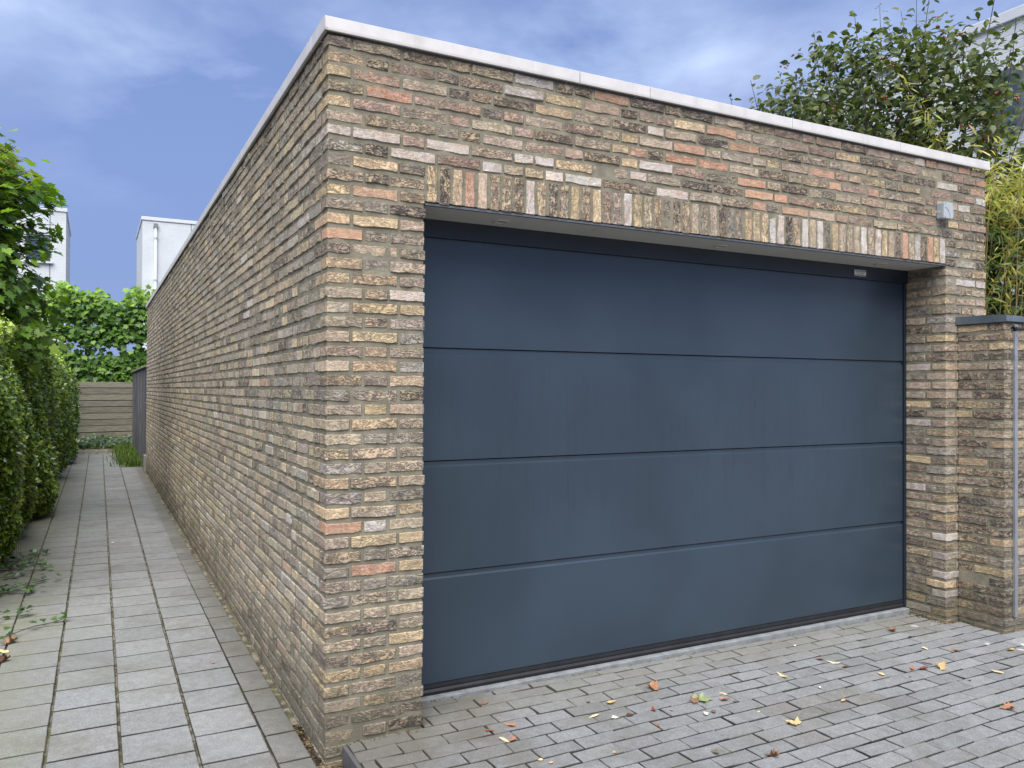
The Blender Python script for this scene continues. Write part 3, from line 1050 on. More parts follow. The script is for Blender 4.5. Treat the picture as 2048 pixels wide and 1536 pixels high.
while y < 19.5:
    w = .148
    off = R.normal(0, .003)
    m_ = MB()
    x = .0 + off + (.012 if int(y * 10) % 2 else 0)
    V = np.array([(xx, yy, zz) for zz in (.12, 1.955 + R.normal(0, .003)) for yy in (y, y + w - .006) for xx in (x, x + .02)])
    k = R.uniform(.75, 1.2)
    m_.add(V, [(0, 2, 3, 1), (4, 5, 7, 6), (0, 1, 5, 4), (2, 6, 7, 3), (0, 4, 6, 2), (1, 3, 7, 5)], (k, k, k), V + R.uniform(-9, 9, 3))
    m_.build('board', MT['stained'], df)
    y += w
MB().box((-.03, GL + .04, 1.962), (.07, 19.6, 1.995)).build('cap_rail', MT['board'], df, bevel=.004)
MB().box((-.03, GL + .012, -.05), (.05, GL + .35, .30)).build('concrete_footing', MT['concrete'], df, bevel=.006)

# ------------------------------------------------------------------ leaves
def norm(v):
    return v / (np.linalg.norm(v, axis=-1, keepdims=True) + 1e-9)


def frames(n, nbias, tbias, spread=1., tspread=.7):
    """rotation matrices with columns side, tip, normal"""
    nn = norm(np.asarray(nbias) + R.normal(0, spread, (n, 3)))
    tt = np.asarray(tbias) + R.normal(0, tspread, (n, 3))
    tt = norm(tt - (tt * nn).sum(1, keepdims=True) * nn)
    ss = np.cross(tt, nn)
    return np.stack([ss, tt, nn], 2)


def leaf_quad():
    V = np.array([(0, 0, 0), (.30, .45, .10), (0, 1, 0), (-.30, .45, .10)])
    return V, np.array([(0, 1, 2), (0, 2, 3)])


def leaf_ovate():
    V = np.array([(0, 0, 0), (.24, .2, .07), (.31, .5, .09), (.16, .82, .03), (0, 1.05, -.10), (-.16, .82, .03), (-.31, .5, .09), (-.24, .2, .07), (0, .5, 0.02)])
    return V, np.array([(0, 1, 8), (1, 2, 8), (2, 3, 8), (3, 4, 8), (4, 5, 8), (5, 6, 8), (6, 7, 8), (7, 0, 8)])


def leaf_lobed():
    pts = [(0, 0), (.22, -.10), (.46, .06), (.36, .22), (.62, .46), (.34, .50), (.30, .70), (.16, .66), (0, 1.05)]
    ring = pts + [(-x, y) for x, y in pts[-2:0:-1]]
    V = [(x, y, .10 * abs(x) - .16 * max(0, y - .55) ** 1.0 + .0) for x, y in ring] + [(0, .36, .03)]
    k = len(ring)
    return np.array(V), np.array([(i, (i + 1) % k, k) for i in range(k)])


def leaf_bamboo():
    V = np.array([(0, 0, 0), (.055, .25, .02), (.06, .55, -.02), (0, 1, -.16), (-.06, .55, -.02), (-.055, .25, .02)])
    return V, np.array([(0, 1, 5), (1, 2, 5), (2, 4, 5), (2, 3, 4)])


def leaf_ivy():
    ring = [(0, 0), (.26, -.06), (.5, .12), (.34, .42), (.14, .62), (0, 1.0), (-.14, .62), (-.34, .42), (-.5, .12), (-.26, -.06)]
    V = [(x, y, .12 * abs(x) - .1 * max(0, y - .5)) for x, y in ring] + [(0, .3, 0)]
    return np.array(V), np.array([(i, (i + 1) % 10, 10) for i in range(10)])


def leaf_mesh(shape, P, Rm, S, C):
    V0, F0 = shape
    n, k = len(P), len(V0)
    V = np.einsum('nij,kj->nki', Rm, V0) * np.asarray(S)[:, None, None] + P[:, None, :]
    Fs = (F0[None] + (np.arange(n) * k)[:, None, None]).reshape(-1, 3)
    col = np.ones((n, k, 4)); col[:, :, :3] = np.asarray(C)[:, None, :]
    return V.reshape(-1, 3), Fs, col.reshape(-1, 4)


def leaf_colors(n, pal, w=None, var=.12):
    pal = np.array([lin(*p) for p in pal])
    i = R.choice(len(pal), n, p=w)
    return np.clip(pal[i] * np.exp(R.normal(0, var, (n, 1))), 0, 1)


def foliage(parent, name, material, shape, P, Rm, S, C):
    V, Fs, col = leaf_mesh(shape, P, Rm, S, C)
    o0 = ORG[parent.name]
    me = make_mesh(name, V - o0, Fs, material, col)
    return tag(put(bpy.data.objects.new(name, me), parent, o0), kind='stuff')


def split_leaves(parent, leafname, restname, material, shape, P, Rm, S, C, limit=300, cell=11, occl=None):
    """the leaves one can pick apart (frontmost in their patch of the view, largest) become objects; the rest one part"""
    u, v, z = project(P + Rm[:, :, 1] * (S * .5)[:, None])
    ok = (u > 2) & (u < 2046) & (v > 2) & (v < 1534)
    if occl is not None: ok &= ~occl(P, u, v)
    best = {}
    for i in np.nonzero(ok)[0]:
        key = (int(u[i] / cell), int(v[i] / cell))
        if key not in best or z[i] < z[best[key]]: best[key] = i
    facing = np.abs((Rm[:, :, 2] * norm(CAM - P)).sum(1))
    cand = sorted(best.values(), key=lambda i: -(S[i] / z[i]) ** 2 * (facing[i] + .15))[:limit]
    cs = set(cand)
    V0, F0 = shape
    variants = {}
    for i in cand:
        key = tuple((np.log(C[i] + .003) * 2.2).round().astype(int))
        if key not in variants:
            col = np.ones((len(V0), 4)); col[:, :3] = C[i]
            variants[key] = make_mesh(leafname, V0 + R.normal(0, .012, V0.shape), F0, material, col)
        put(bpy.data.objects.new(leafname, variants[key]), parent, P[i], Rm[i] * S[i])
    rest = np.array([i for i in range(len(P)) if i not in cs])
    if len(rest): foliage(parent, restname, material, shape, P[rest], Rm[rest], S[rest], C[rest])


def lumps(y, z, s=0.):
    return .07 * np.sin(y * 1.7 + s) + .05 * np.sin(y * 4.1 + z * 2.3 + s) + .05 * np.sin(z * 3.1 + y * .9) + .03 * np.sin(y * 9 + z * 7)


# clipped hedge along the path
hedge = thing('hedge', (-2.1, 11, 0), 'dense clipped green hedge with small glossy leaves along the path', 'hedge')


def hedge_face(y, z):
    base = -1.50 + .012 * (y - 4)
    base = base - .16 * np.clip((6.0 - y) / 2.2, 0, 1)
    taper = -.34 * np.clip((z - 1.35) / .85, 0, 1) ** 2 - .10 * np.clip((.30 - z) / .3, 0, 1)
    return base + lumps(y, z) * 1.15 + taper


def hedge_top(x, y):
    return 2.10 + .012 * (y - 5) + .06 * np.sin(y * 2.3) + .05 * np.sin(y * 5.1 + x * 4)


n1, n2, n3 = 60000, 30000, 30000
y = np.concatenate([R.uniform(3.0, 8.5, n1), R.uniform(8.5, 19.2, n2)])
z = R.uniform(.02, 1., n1 + n2) ** .9
xin = R.exponential(.045, n1 + n2)
zz = z * hedge_top(-1.6, y)
patch = np.sin(y * 6.1 + zz * 5) + np.sin(zz * 9.3 - y * 4.2) + np.sin(y * 13 + zz * 11)
xx = hedge_face(y, zz) - xin * (1 + 1.3 * (patch < -.6)) + .02
P1 = np.stack([xx, y, zz], 1)
yt = R.uniform(3.0, 19.2, n3)
xt = -1.62 - R.uniform(0, 1, n3) ** 1.5 * 1.0
P2 = np.stack([xt, yt, hedge_top(xt, yt) - R.exponential(.05, n3) + .02], 1)
P = np.concatenate([P1, P2])
far = np.clip((P[:, 1] - 4) / 14, 0, 1)
S = R.uniform(.030, .062, len(P)) * (1 + far * .45)
near_top = np.clip((P[:, 2] - 1.5) / .6, 0, 1)  # height mask: young leaves are more frequent towards the top
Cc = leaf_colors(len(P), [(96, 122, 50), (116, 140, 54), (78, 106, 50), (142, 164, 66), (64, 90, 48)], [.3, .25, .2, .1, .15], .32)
young = R.random(len(P)) < (.08 + .34 * near_top)
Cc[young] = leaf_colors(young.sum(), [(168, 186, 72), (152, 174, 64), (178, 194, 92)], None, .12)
nb = np.tile([.9, -.35, .75], (len(P), 1)); nb[len(P1):] = [.2, -.2, 1.]
Rm = frames(len(P), nb, [.35, -.1, -.25], .75, .8)
foliage(hedge, 'foliage', MT['hedgeleaf'], leaf_quad(), P, Rm, S, Cc)
sp_, so_ = [], []
for i in range(520):
    y0 = R.uniform(3.2, 19); x0 = -1.66 - R.uniform(0, .5); b0 = np.array([x0, y0, float(hedge_top(x0, y0)) - .06])
    d_ = norm(np.array([R.normal(.25, .3), R.normal(0, .3), 1.]))
    for q_ in np.linspace(.03, R.uniform(.1, .3), 9): sp_.append(b0 + d_ * q_ + R.normal(0, .012, 3)); so_.append(d_)
sp_, so_ = np.array(sp_), np.array(so_)
foliage(hedge, 'young_shoots', MT['hedgeleaf'], leaf_ovate(), sp_, frames(len(sp_), [.3, -.4, .8], so_ * .6 + (0, 0, .1), .6, .7), R.uniform(.03, .055, len(sp_)),
        leaf_colors(len(sp_), [(150, 172, 66), (132, 158, 58), (164, 182, 84)]))
# added solid core that blocks light and darkens the gaps, then twigs
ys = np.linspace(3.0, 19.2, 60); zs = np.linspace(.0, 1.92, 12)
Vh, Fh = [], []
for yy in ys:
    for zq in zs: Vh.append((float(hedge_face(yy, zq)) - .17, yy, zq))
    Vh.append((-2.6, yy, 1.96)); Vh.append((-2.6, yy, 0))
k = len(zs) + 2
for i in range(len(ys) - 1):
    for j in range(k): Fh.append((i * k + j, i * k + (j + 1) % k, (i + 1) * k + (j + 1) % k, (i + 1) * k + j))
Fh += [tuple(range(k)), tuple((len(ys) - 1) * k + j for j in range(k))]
MB().add(Vh, Fh).build('light_block_core', MT['core'], hedge)
st = MB()
for i in range(70):
    y0 = R.uniform(4.2, 9); z0 = R.uniform(.3, 2.)
    x0 = float(hedge_face(y0, z0))
    dy, dz = R.uniform(-.4, .4), R.uniform(-.35, .1)
    st.tube([(x0 - .05, y0, z0), (x0 + .05, y0 + dy * .5, z0 + dz * .3), (x0 + .06, y0 + dy, z0 + dz)], [.003, .002, .001], 4, cap=False)
tag(st.build('stem', MT['bark'], hedge), kind='stuff')

# ivy runners creeping from the hedge foot over the tiles
ivy = thing('ivy', (-1.5, 3.6, 0), 'ivy runners with small leaves creeping from the hedge foot over the path tiles', 'ivy')
P, tb = [], []
rn = MB()
for (x0, y0, x1, y1) in ((-1.75, 2.2, -1.02, 2.78), (-1.7, 2.9, -1.25, 3.0), (-1.75, 3.6, -1.18, 4.1), (-1.7, 4.2, -1.2, 4.6), (-1.7, 3.9, -1.25, 3.7), (-1.6, 5., -1.28, 5.3), (-1.6, 4.6, -1.3, 4.85)):
    pts = []
    for s in np.linspace(0, 1, 9):
        p = np.array([x0 + (x1 - x0) * s, y0 + (y1 - y0) * s + .04 * math.sin(s * 9), .012 + .02 * abs(math.sin(s * 7))])
        pts.append(p)
        for _ in range(3 if y0 > 2.5 else 2): P.append(p + R.normal(0, .028, 3) * (1, 1, .35) + (0, 0, .022))
    MB().tube(pts, .0025, 5).build('runner', MT['bark'], ivy)
P = np.array(P); P[:, 2] = np.maximum(P[:, 2], .012)
n = len(P)
split_leaves(ivy, 'leaf', 'small_leaves', MT['ivyleaf'], leaf_ivy(), P, frames(n, [.1, -.3, 1.2], [.4, -.3, 0], .35, .8), R.uniform(.035, .06, n),
             leaf_colors(n, [(58, 84, 44), (74, 100, 50), (48, 70, 40)]), cell=5)

# tree with lobed leaves rising over the hedge
tree = thing('lobed_leaf_tree', (-2.35, 7.3, 0), 'bright green tree with large lobed leaves rising above the hedge', 'tree')
tm = MB()
tm.tube([(-2.35, 7.3, 0), (-2.33, 7.25, 1.2), (-2.3, 7.3, 2.4), (-2.2, 7.2, 3.6)], [.06, .05, .04, .02], 10)
tm.build('trunk', MT['bark'], tree, smooth=True)
P, tb, nbv = [], [], []
br = MB()
for i in range(760):
    z0 = R.uniform(1.45, 3.8)
    an = R.uniform(0, 2 * math.pi)
    r = R.uniform(.5, 1.08)
    el = R.uniform(.0, 1.3)
    b0 = np.array([-2.30, 7.25, z0])
    tip = np.array([-2.30 + r * math.cos(an) * 1.02, 7.25 + r * math.sin(an) * 1.05, min(max(z0 + el * .8, 2.0), 4.75 - 1.0 * (max(0, r * math.cos(an))) ** 1.2)])
    mid_ = (b0 + tip) / 2 + (0, 0, .12)
    br.tube([b0, mid_, tip], [.012, .007, .003], 5, cap=False)
    for s in np.linspace(.3, 1.0, 13):
        p = (1 - s) ** 2 * b0 + 2 * s * (1 - s) * mid_ + s * s * tip
        P.append(p + R.normal(0, .06, 3)); tb.append(norm(tip - b0) * .6 + (0, 0, -.7)); nbv.append(norm(p - np.array([-2.3, 7.25, 2.6])) * .7 + (0, 0, .8))
br.build('branch', MT['bark'], tree)
P, tb, nbv = map(np.array, (P, tb, nbv))
n = len(P)
S = R.uniform(.07, .145, n)
Cc = leaf_colors(n, [(98, 132, 48), (118, 150, 54), (84, 118, 52), (138, 166, 68), (76, 106, 58)], [.3, .25, .2, .15, .1])
hi = (P[:, 2] > 3.9) & (R.random(n) < .4)
Cc[hi] = leaf_colors(hi.sum(), [(132, 150, 62), (150, 142, 76)])
split_leaves(tree, 'leaf', 'foliage', MT['mapleleaf'], leaf_lobed(), P, frames(n, nbv, tb, .45, .5), S, Cc, occl=lambda P, u, v: (P[:, 2] < 2.05))

# espaliered leafy screen over the end fence
scr = thing('leafy_screen', (-.8, 22.1, 0), 'tall leafy green screen of lobed leaves growing above the board fence at the path end', 'hedge')
P = []
n = 9500
px = R.uniform(-3.6, 1.9, n)
pz = R.uniform(1.72, 4.5, n)
py = 21.75 + R.uniform(0, .9, n) ** 1.2
keep = pz < 4.25 + .16 * np.sin(px * 3.1) + .14 * np.sin(px * 7.3 + 1) + R.normal(0, .08, n)
gap = (np.abs(pz - 2.72 - .10 * np.sin(px * 2.2)) < .17) & (R.random(n) < .80)
gap |= (np.abs(pz - 3.42 - .1 * np.sin(px * 2.9 + 2)) < .07) & (R.random(n) < .5)
keep &= ~gap
P = np.stack([px, py, pz], 1)[keep]
n = len(P)
tp = np.clip((P[:, 2] - 3.7) / .6, 0, 1)
Cc = leaf_colors(n, [(78, 112, 42), (90, 124, 48), (64, 98, 42), (106, 138, 56)], None, .15)
yg = R.random(n) < tp * .8
Cc[yg] = leaf_colors(yg.sum(), [(124, 158, 52), (140, 170, 66), (104, 140, 46)])
split_leaves(scr, 'leaf', 'foliage', MT['mapleleaf'], leaf_lobed(), P, frames(n, [.05, -1., .75], [0, -.25, -.8], .5, .6), R.uniform(.10, .175, n), Cc, cell=7,
             occl=lambda P, u, v: (u > 292) | (u < 100))
tm = MB()
for xx in (-2.6, -1.1, .3, 1.6):
    tm.tube([(xx, 22.25, 0), (xx + .03, 22.25, 2.), (xx, 22.25, 4.1)], [.05, .045, .02], 8)
tm.build('trunk', MT['bark'], scr)
tm = MB()
for zq in (2.05, 2.45, 3.0, 3.5, 3.95):
    tm.tube([(-3.4, 22.25, zq), (-1, 22.28, zq + .03), (1.8, 22.25, zq)], .018, 6)
tm.build('branch', MT['bark'], scr)

# fruit tree behind the garage
at = thing('fruit_tree', (6.0, 2.0, 0), 'fruit tree with small pointed leaves and red fruit clusters rising behind the garage roof', 'tree')
C0 = np.array([5.95, 1.75, 2.5])
lat = np.array([.62, -.78, 0.]); dep = np.array([.78, .62, 0.])
tm = MB(); br = MB()
tm.tube([(6.0, 2.0, 0), (5.98, 1.95, 1.2), (5.95, 1.8, 2.2), (5.95, 1.75, 2.6)], [.09, .075, .06, .05], 10)
P, tb, nbv, fr = [], [], [], []
for i in range(58):
    a = R.uniform(-1.55, 1.5); d = R.uniform(-.8, .9)
    if i < 14: a = np.linspace(-1.5, 1.45, 14)[i]
    h = 2.75 - .42 * abs(a + .1) ** 1.6 + R.uniform(-.75, .05)
    if i < 14: h += .42 - .25 * (i % 2)
    if a < -.9: h = min(h, 2.35 - (-.9 - a) * .9)
    tip = C0 + lat * a + dep * d + np.array([0, 0, h])
    b0 = C0 + lat * a * .30 + dep * d * .3 + np.array([0, 0, R.uniform(-.3, .5)])
    mid_ = b0 * .5 + tip * .5 + lat * (a * .18 + R.normal(0, .12)) + dep * R.normal(0, .15) - np.array([0, 0, .15])
    pts = [(1 - s) ** 2 * b0 + 2 * s * (1 - s) * mid_ + s * s * tip for s in np.linspace(0, 1, 9)]
    br.tube(pts, np.linspace(.012, .0022, 9), 6, cap=False)
    m_ = 52
    for s in np.concatenate([np.linspace(.08, 1., m_)]):
        p = (1 - s) ** 2 * b0 + 2 * s * (1 - s) * mid_ + s * s * tip
        sp = .24 * (1 - s) ** .8 * R.uniform(.3, 1.1) + .022
        o_ = R.normal(0, 1, 3); o_ /= np.linalg.norm(o_)
        P.append(p + o_ * sp); tb.append(o_ * .9 + (0, 0, -.35)); nbv.append(o_ * .3 + np.array([-.25, -.2, .8]))
        if s < .8 and R.random() < .06: fr.append(p + o_ * sp * 1.1 + (0, 0, -.05))
tm.build('trunk', MT['bark'], at, smooth=True)
br.build('branch', MT['bark'], at)
for i in range(30000):
    w_ = R.uniform(-1, 1, 3)
    if (np.abs(w_) ** 2.6).sum() > R.uniform(.7, 1.05): continue
    p = C0 + lat * (w_[0] * 1.45 + .02) + dep * w_[1] * .95 + np.array([0, 0, 1.25 + w_[2] * 1.3])
    if w_[0] > .58 and 3.7 < p[2] < 4.95 and R.random() < .9: continue
    hole = math.sin(p[0] * 5.1 + p[2] * 3.3) + math.sin(p[1] * 4.7 - p[2] * 5.2) + math.sin(p[2] * 7.1 + p[0] * 2.2)
    if hole < -.9: continue
    P.append(p); o_ = norm(R.normal(0, 1, 3)); tb.append(o_ * .9 + (0, 0, -.35)); nbv.append(o_ * .3 + np.array([-.25, -.2, .8]))
    if R.random() < .02: fr.append(p)
P, tb, nbv = map(np.array, (P, tb, nbv))
n = len(P)
Cc = leaf_colors(n, [(80, 92, 50), (70, 84, 48), (94, 104, 56), (110, 118, 74), (56, 70, 44)], [.3, .25, .2, .1, .15])
roofhide = lambda P, u, v: (v > 322 - (1979 - u) * .2116) & (u < 1979)
split_leaves(at, 'leaf', 'foliage', MT['appleleaf'], leaf_ovate(), P, frames(n, nbv, tb, .5, .5), R.uniform(.055, .092, n), Cc, occl=roofhide)
fm = MB()
ico = [(0, 0, 1)] + [(.894 * math.cos(a), .894 * math.sin(a), .447) for a in np.arange(5) * 2 * math.pi / 5] + [(.894 * math.cos(a), .894 * math.sin(a), -.447) for a in (np.arange(5) + .5) * 2 * math.pi / 5] + [(0, 0, -1)]
icf = [(0, 1 + i, 1 + (i + 1) % 5) for i in range(5)] + [(1 + i, 6 + i, 1 + (i + 1) % 5) for i in range(5)] + [(1 + (i + 1) % 5, 6 + i, 6 + (i + 1) % 5) for i in range(5)] + [(11, 6 + (i + 1) % 5, 6 + i) for i in range(5)]
for p in fr:
    for _ in range(R.integers(3, 6)):
        fm.add(np.array(ico) * R.uniform(.010, .014) + p + R.normal(0, .022, 3), icf)
tag(fm.build('fruit', MT['fruit'], at, smooth=True), kind='stuff')

# bamboo beside the garage
bam = thing('bamboo', (5.5, .6, 0), 'yellow-green bamboo with narrow leaves beside the garage corner above the garden wall', 'bamboo')
P, tb = [], []
cm_ = []
for i in range(52):
    b0 = np.array([R.uniform(5.2, 6.3), R.uniform(.2, 1.1), 0.])
    if i == 0: tip, kk = np.array([5.03, 1.0, 4.12]), .75
    elif i == 1: tip, kk = np.array([5.20, .95, 3.95]), .75
    else: tip, kk = b0 + np.array([R.uniform(-.5, .5), R.uniform(-.6, .2), R.uniform(2.7, 3.5)]), R.uniform(.7, .95)
    if i < 2: b0 = np.array([5.85, .62, 0.])
    mid_ = np.array([b0[0] + (tip[0] - b0[0]) * .1, b0[1] + (tip[1] - b0[1]) * .1, tip[2] * kk])
    pts = [(1 - s) ** 2 * b0 + 2 * s * (1 - s) * mid_ + s * s * tip for s in np.linspace(0, 1, 12)]
    MB().tube(pts, np.linspace(.006, .0015, 12), 6, cap=False).build('culm', MT['culm'], bam)
    for s in np.linspace(.5, 1., 120 if i > 1 else 90):
        p = (1 - s) ** 2 * b0 + 2 * s * (1 - s) * mid_ + s * s * tip
        if p[2] < 1.9: continue
        o_ = R.normal(0, 1, 3); o_ /= np.linalg.norm(o_)
        q_ = p + o_ * R.uniform(.01, .21 if i > 1 else .07)
        P.append(q_); tb.append(o_ * .8 + (tip - b0) / 8 + (0, 0, -.5))
P, tb = np.array(P), np.array(tb)
n = len(P)
Cc = leaf_colors(n, [(160, 158, 68), (142, 146, 60), (180, 168, 92), (118, 130, 60), (194, 184, 128)], [.28, .26, .2, .18, .08])
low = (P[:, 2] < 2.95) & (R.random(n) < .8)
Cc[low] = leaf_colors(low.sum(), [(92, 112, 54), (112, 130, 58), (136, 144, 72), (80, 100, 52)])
keep = (P[:, 2] > 2.95) | (R.random(n) < .3)
P, tb, Cc = P[keep], tb[keep], Cc[keep]
n = len(P)
split_leaves(bam, 'leaf', 'foliage', MT['bambooleaf'], leaf_bamboo(), P, frames(n, [-.5, -.5, .6], tb, .8, .45), R.uniform(.065, .135, n), Cc, cell=6, occl=lambda P, u, v: (u < 1975) & (v > 322))
ib = thing('ivy_bush', (7.0, 1.5, 0), 'dark green ivy-leaved bush filling the gap behind the bamboo', 'bush')
n = 13000
P = np.stack([R.uniform(5.9, 8.2, n), R.uniform(.1, 2.8, n), R.uniform(.6, 3.45, n)], 1)
e = np.abs((P[:, 0] - 7.0) / 1.15) ** 3 + np.abs((P[:, 1] - 1.4) / 1.3) ** 3 + np.abs((P[:, 2] - 1.6) / 1.85) ** 3
P = P[(e < 1.)]
n = len(P)
foliage(ib, 'foliage', MT['ivyleaf'], leaf_ivy(), P, frames(n, [-.6, -.5, .7], [-.2, -.2, -.6], .6, .6), R.uniform(.06, .11, n), leaf_colors(n, [(44, 64, 42), (54, 76, 46), (38, 56, 38)]))
MB().tube([(7.1, 1.45, 0), (7.1, 1.4, 1.4), (7.0, 1.3, 2.6)], [.05, .04, .02], 8).build('stem', MT['bark'], ib)

# weeds at the fence foot
wd = MB()
nb_ = 2600
bx = R.normal(-.18, .13, nb_); by = R.uniform(14.2, 19.5, nb_)
bx = np.minimum(bx, -.02)
V, Fs, Cs = [], [], []
for i in range(nb_):
    h = R.uniform(.05, .22); a = R.uniform(0, 6.28); l = R.uniform(.03, .16); wv = .006
    b0 = np.array([bx[i], by[i], 0.]); d = np.array([math.cos(a), math.sin(a), 0]); sx_ = np.array([-d[1], d[0], 0]) * wv
    k = len(V)
    V += [b0 - sx_, b0 + sx_, b0 + d * l * .4 + sx_ * .8 + (0, 0, h * .7), b0 + d * l * .4 - sx_ * .8 + (0, 0, h * .7), b0 + d * l + (0, 0, h * .85)]
    Fs += [(k, k + 1, k + 2, k + 3), (k + 3, k + 2, k + 4)]
    c = leaf_colors(1, [(84, 108, 48), (70, 94, 42), (104, 122, 58)])[0]
    Cs += [tuple(c) + (1,)] * 5
me = make_mesh('weeds', np.array(V), Fs, MT['grass'], Cs)
tag(put(bpy.data.objects.new('weeds', me), None, (0, 0, 0)), 'long green weeds growing at the foot of the dark fence', 'weeds', kind='stuff')
n = 900
P = np.stack([R.uniform(-1.5, .0, n), R.uniform(19.9, 21.2, n), np.abs(R.normal(.08, .1, n))], 1)
gc = thing('ground_ivy', (-.7, 20.6, 0), 'low ivy covering the soil in front of the board fence', 'ivy')
foliage(gc, 'foliage', MT['ivyleaf'], leaf_ivy(), P, frames(n, [0, -.5, 1], [0, -.6, -.2], .4, .7), R.uniform(.07, .12, n), leaf_colors(n, [(58, 80, 44), (70, 94, 50), (48, 66, 40)]))
# dry litter in the gap between tiles and wall
lt = MB()
for i in range(420):
    yy = R.uniform(-.12, .45) if i < 260 else R.uniform(.4, 9)
    xx = R.normal(-.018, .008) if i < 260 else R.normal(-.022, .006)
    if yy < 0: xx = R.uniform(-.03, .06)
    p = np.array([xx, yy, -.008 if yy < .45 else -.004]); a = R.uniform(0, 6.28); s = R.uniform(.004, .017) * (1 if i < 260 else .5)
    d = np.array([math.cos(a), math.sin(a), R.uniform(0, .5)]) * s; e_ = np.array([-math.sin(a), math.cos(a), .2]) * s * R.uniform(.1, .3)
    c = lin(*random.choice([(92, 78, 58), (76, 62, 48), (128, 112, 84), (60, 56, 48)]))
    lt.add([p - d, p + e_ + (0, 0, s * .4), p + d, p - e_], [(0, 1, 2, 3)], c)
for i in range(420):
    k_ = R.integers(3)
    if k_ == 0: xx, yy = R.uniform(OX0, OX1), .258 - abs(R.normal(0, .012))
    elif k_ == 1: xx, yy = OX1 - abs(R.normal(0, .03)), R.uniform(.0, .25)
    else: xx, yy = R.choice([R.uniform(.1, OX0), R.uniform(OX1, GX)]), -.008 - abs(R.normal(0, .012))
    p = np.array([xx, yy, dz_(xx, yy) + .0015]); a = R.uniform(0, 6.28); s_ = R.uniform(.002, .008)
    d = np.array([math.cos(a), math.sin(a), R.uniform(0, .4)]) * s_; e_ = np.array([-math.sin(a), math.cos(a), .2]) * s_ * R.uniform(.3, .7)
    lt.add([p - d, p + e_ + (0, 0, s_ * .4), p + d, p - e_], [(0, 1, 2, 3)], lin(*random.choice([(92, 78, 58), (70, 58, 46), (120, 106, 82), (84, 86, 60)])))
tag(lt.build('leaf_litter', MT['dryleaf']), 'dry crumbs and twigs along the foot of the garage walls and the door sill', 'litter', kind='stuff')

# ------------------------------------------------------------------ fallen leaves, each a thing
SHAPES = dict(lobed=leaf_lobed(), ovate=leaf_ovate(), thin=leaf_bamboo())
COLS = dict(orange=(158, 116, 90), brown=(128, 100, 82), darkbrown=(88, 64, 52), red=(124, 72, 64), cream=(204, 192, 158), yellow=(200, 184, 136), tan=(190, 158, 112),
            green=(138, 152, 108), white=(208, 203, 190), grey=(112, 100, 84))


def fallen(u, v, shape, color, size, curl, label, onpath=False):
    size *= .82
    z = 0.
    p = on_z(u, v, 0. if onpath else .045)
    for _ in range(3):
        z = 0. if onpath else dz_(p[0], p[1])
        p = on_z(u, v, z)
    V, Fs = SHAPES[shape]
    V = V.copy(); V[:, 1] -= .5
    if shape == 'thin': V[:, 0] *= 2.0
    # roll the leaf up about its length and lift the tip, then crumple
    ang = V[:, 0] * curl * 2.2
    V[:, 2] = V[:, 2] * .4 + np.abs(V[:, 0]) * np.sin(np.abs(ang)) * .9 + np.clip(V[:, 1], -.5, .6) ** 2 * curl * .8
    V[:, 0] *= np.cos(np.clip(ang, -1.3, 1.3))
    V += R.normal(0, .025 + .03 * curl, V.shape)
    a = R.uniform(0, 2 * math.pi)
    rot = np.array([[math.cos(a), -math.sin(a), 0], [math.sin(a), math.cos(a), 0], [0, 0, 1]])
    V = V @ rot.T * size
    V[:, 2] -= V[:, 2].min() - .0012
    c = np.ones((len(V), 4)); c[:, :3] = np.array(lin(*COLS[color])) * np.exp(R.normal(0, .12, (len(V), 1)))
    me = make_mesh('fallen_leaf', V, Fs, MT['dryleaf'], np.clip(c, 0, 1))
    o = put(bpy.data.objects.new('fallen_leaf', me), None, (p[0], p[1], z + .001))
    return tag(o, label, 'leaf', 'fallen leaves on the path' if onpath else 'fallen leaves on the driveway')


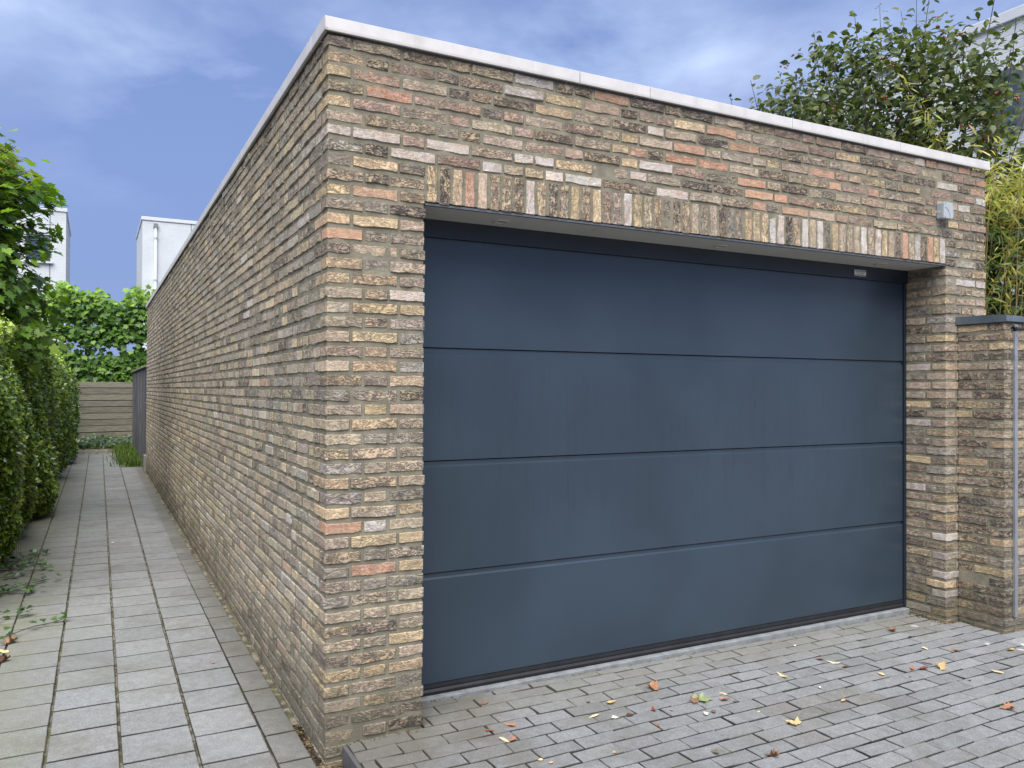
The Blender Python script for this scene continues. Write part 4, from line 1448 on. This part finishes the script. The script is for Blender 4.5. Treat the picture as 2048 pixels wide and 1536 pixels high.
for a in [
    (1409, 1400, 'lobed', 'green', .115, .25, 'large green fallen leaf lying flat in the middle of the driveway'),
    (1389, 1406, 'lobed', 'brown', .075, .7, 'crumpled brown leaf tucked against the large green fallen leaf'),
    (1308, 1379, 'lobed', 'orange', .085, .6, 'crinkled orange-brown leaf between the door sill and the green leaf'),
    (1222, 1407, 'ovate', 'tan', .07, .5, 'pointed tan leaf nearest the crinkled orange-brown one'),
    (1232, 1437, 'ovate', 'white', .06, .8, 'curled creamy white leaf beside a small dark brown leaf'),
    (1259, 1433, 'ovate', 'darkbrown', .055, .8, 'small dark brown curled leaf beside the creamy white one'),
    (1306, 1420, 'thin', 'red', .085, .4, 'narrow red leaf lying along a paver joint'),
    (1313, 1451, 'ovate', 'brown', .045, .8, 'small brown and curled leaf below the narrow red leaf'),
    (1446, 1388, 'thin', 'cream', .07, .3, 'narrow cream leaf just above the large green leaf'),
    (1448, 1402, 'ovate', 'orange', .055, 1., 'curled orange leaf just beside the large green leaf'),
    (1413, 1430, 'ovate', 'white', .05, .9, 'cupped white leaf below the large green leaf'),
    (1427, 1426, 'ovate', 'brown', .045, .8, 'small brown leaf touching the cupped white leaf'),
    (1430, 1507, 'ovate', 'grey', .055, 1., 'grey-brown shrivelled leaf near the front of the driveway'),
    (1785, 1263, 'ovate', 'brown', .085, 1., 'upright brown curled leaf nearest the garage door end'),
    (1820, 1275, 'ovate', 'darkbrown', .04, .9, 'small dark leaf beside the upright brown curled leaf'),
    (1849, 1298, 'ovate', 'cream', .05, .3, 'small pale cream leaf in front of the brick pier'),
    (1640, 1320, 'ovate', 'red', .06, .6, 'flat reddish leaf beside a long cream leaf'),
    (1668, 1327, 'thin', 'cream', .10, .5, 'long cream leaf standing beside a reddish leaf'),
    (1690, 1335, 'ovate', 'darkbrown', .045, .8, 'small dark maroon leaf beside the long cream leaf'),
    (1564, 1354, 'thin', 'yellow', .10, .8, 'curved pale yellow leaf in the middle of the driveway'),
    (1763, 1350, 'ovate', 'yellow', .055, .5, 'bright yellow scrap of leaf on a paver joint'),
    (1825, 1337, 'thin', 'orange', .13, .6, 'long orange leaf with its stalk next to a red curled leaf'),
    (1847, 1340, 'ovate', 'red', .075, .9, 'red curled leaf touching the long orange leaf'),
    (1852, 1327, 'thin', 'brown', .10, .6, 'flat brown leaf just behind the long orange leaf'),
    (1884, 1339, 'lobed', 'tan', .085, .7, 'crumpled tan lobed leaf with a pale stalk'),
    (1995, 1345, 'ovate', 'cream', .085, .3, 'broad pale cream leaf lying by itself on the driveway'),
    (2022, 1301, 'thin', 'tan', .13, .7, 'long yellow-brown leaf in front of the garden wall'),
    (2013, 1418, 'lobed', 'orange', .08, .5, 'orange-brown toothed leaf at the far edge of the driveway'),
    (1583, 1446, 'lobed', 'yellow', .085, .4, 'ochre yellow lobed leaf near the front of the driveway'),
    (1687, 1403, 'ovate', 'tan', .045, .7, 'small tan leaf alone on a paver between yellow leaves'),
    (1543, 1513, 'lobed', 'brown', .065, 1., 'upright crumpled brown leaf at the front of the driveway'),
    (1913, 1303, 'ovate', 'brown', .06, .8, 'small brown leaf straddling a joint in front of the garden wall'),
    (968, 1408, 'ovate', 'brown', .06, .7, 'rusty brown leaf beside the brick pier and the door sill'),
    (1020, 1452, 'ovate', 'orange', .06, .8, 'crumpled orange-brown leaf above the pale sickle leaf'),
    (979, 1463, 'ovate', 'red', .045, .9, 'small dark red leaf nearest the brick pier'),
    (1010, 1482, 'thin', 'cream', .085, .4, 'pale sickle-shaped leaf beside a rusty one'),
    (1026, 1481, 'ovate', 'orange', .075, .7, 'rusty leaf touching the pale sickle-shaped leaf'),
    (1081, 1521, 'ovate', 'yellow', .035, .3, 'tiny yellow-green leaf at the front of the driveway'),
    (1188, 1434, 'thin', 'cream', .075, .2, 'very thin cream leaf lying along a paver joint'),
]: fallen(*a)
for (u, v, c) in ((1343, 1422, 'orange'), (1228, 1506, 'tan'), (1752, 1299, 'orange'), (1517, 1425, 'cream'), (1102, 1528, 'tan'), (1470, 1404, 'grey'), (1640, 1376, 'white'), (1940, 1362, 'brown'), (1820, 1355, 'brown'), (1176, 1405, 'grey'), (1590, 1292, 'white')):
    fallen(u, v, 'ovate', c, .028, .7, 'tiny scrap of dry leaf on the driveway pavers')
for a in [
    (16, 1288, 'lobed', 'brown', .11, .8, 'crumpled pinkish brown leaf on the path beside the ivy runner'),
    (6, 1305, 'ovate', 'yellow', .10, .5, 'pale yellow leaf on the path beside a crumpled brown one'),
    (4, 1325, 'lobed', 'darkbrown', .09, .8, 'dark brown leaf partly outside the frame on the path'),
    (427, 1327, 'ovate', 'orange', .03, .7, 'tiny orange leaf on a tile in the middle of the path'),
    (108, 1033, 'ovate', 'orange', .07, .7, 'orange leaf lying by the hedge on the path'),
    (225, 1087, 'ovate', 'white', .05, .5, 'tiny white leaf on a joint in the middle of the path'),
]: fallen(*a, onpath=True)
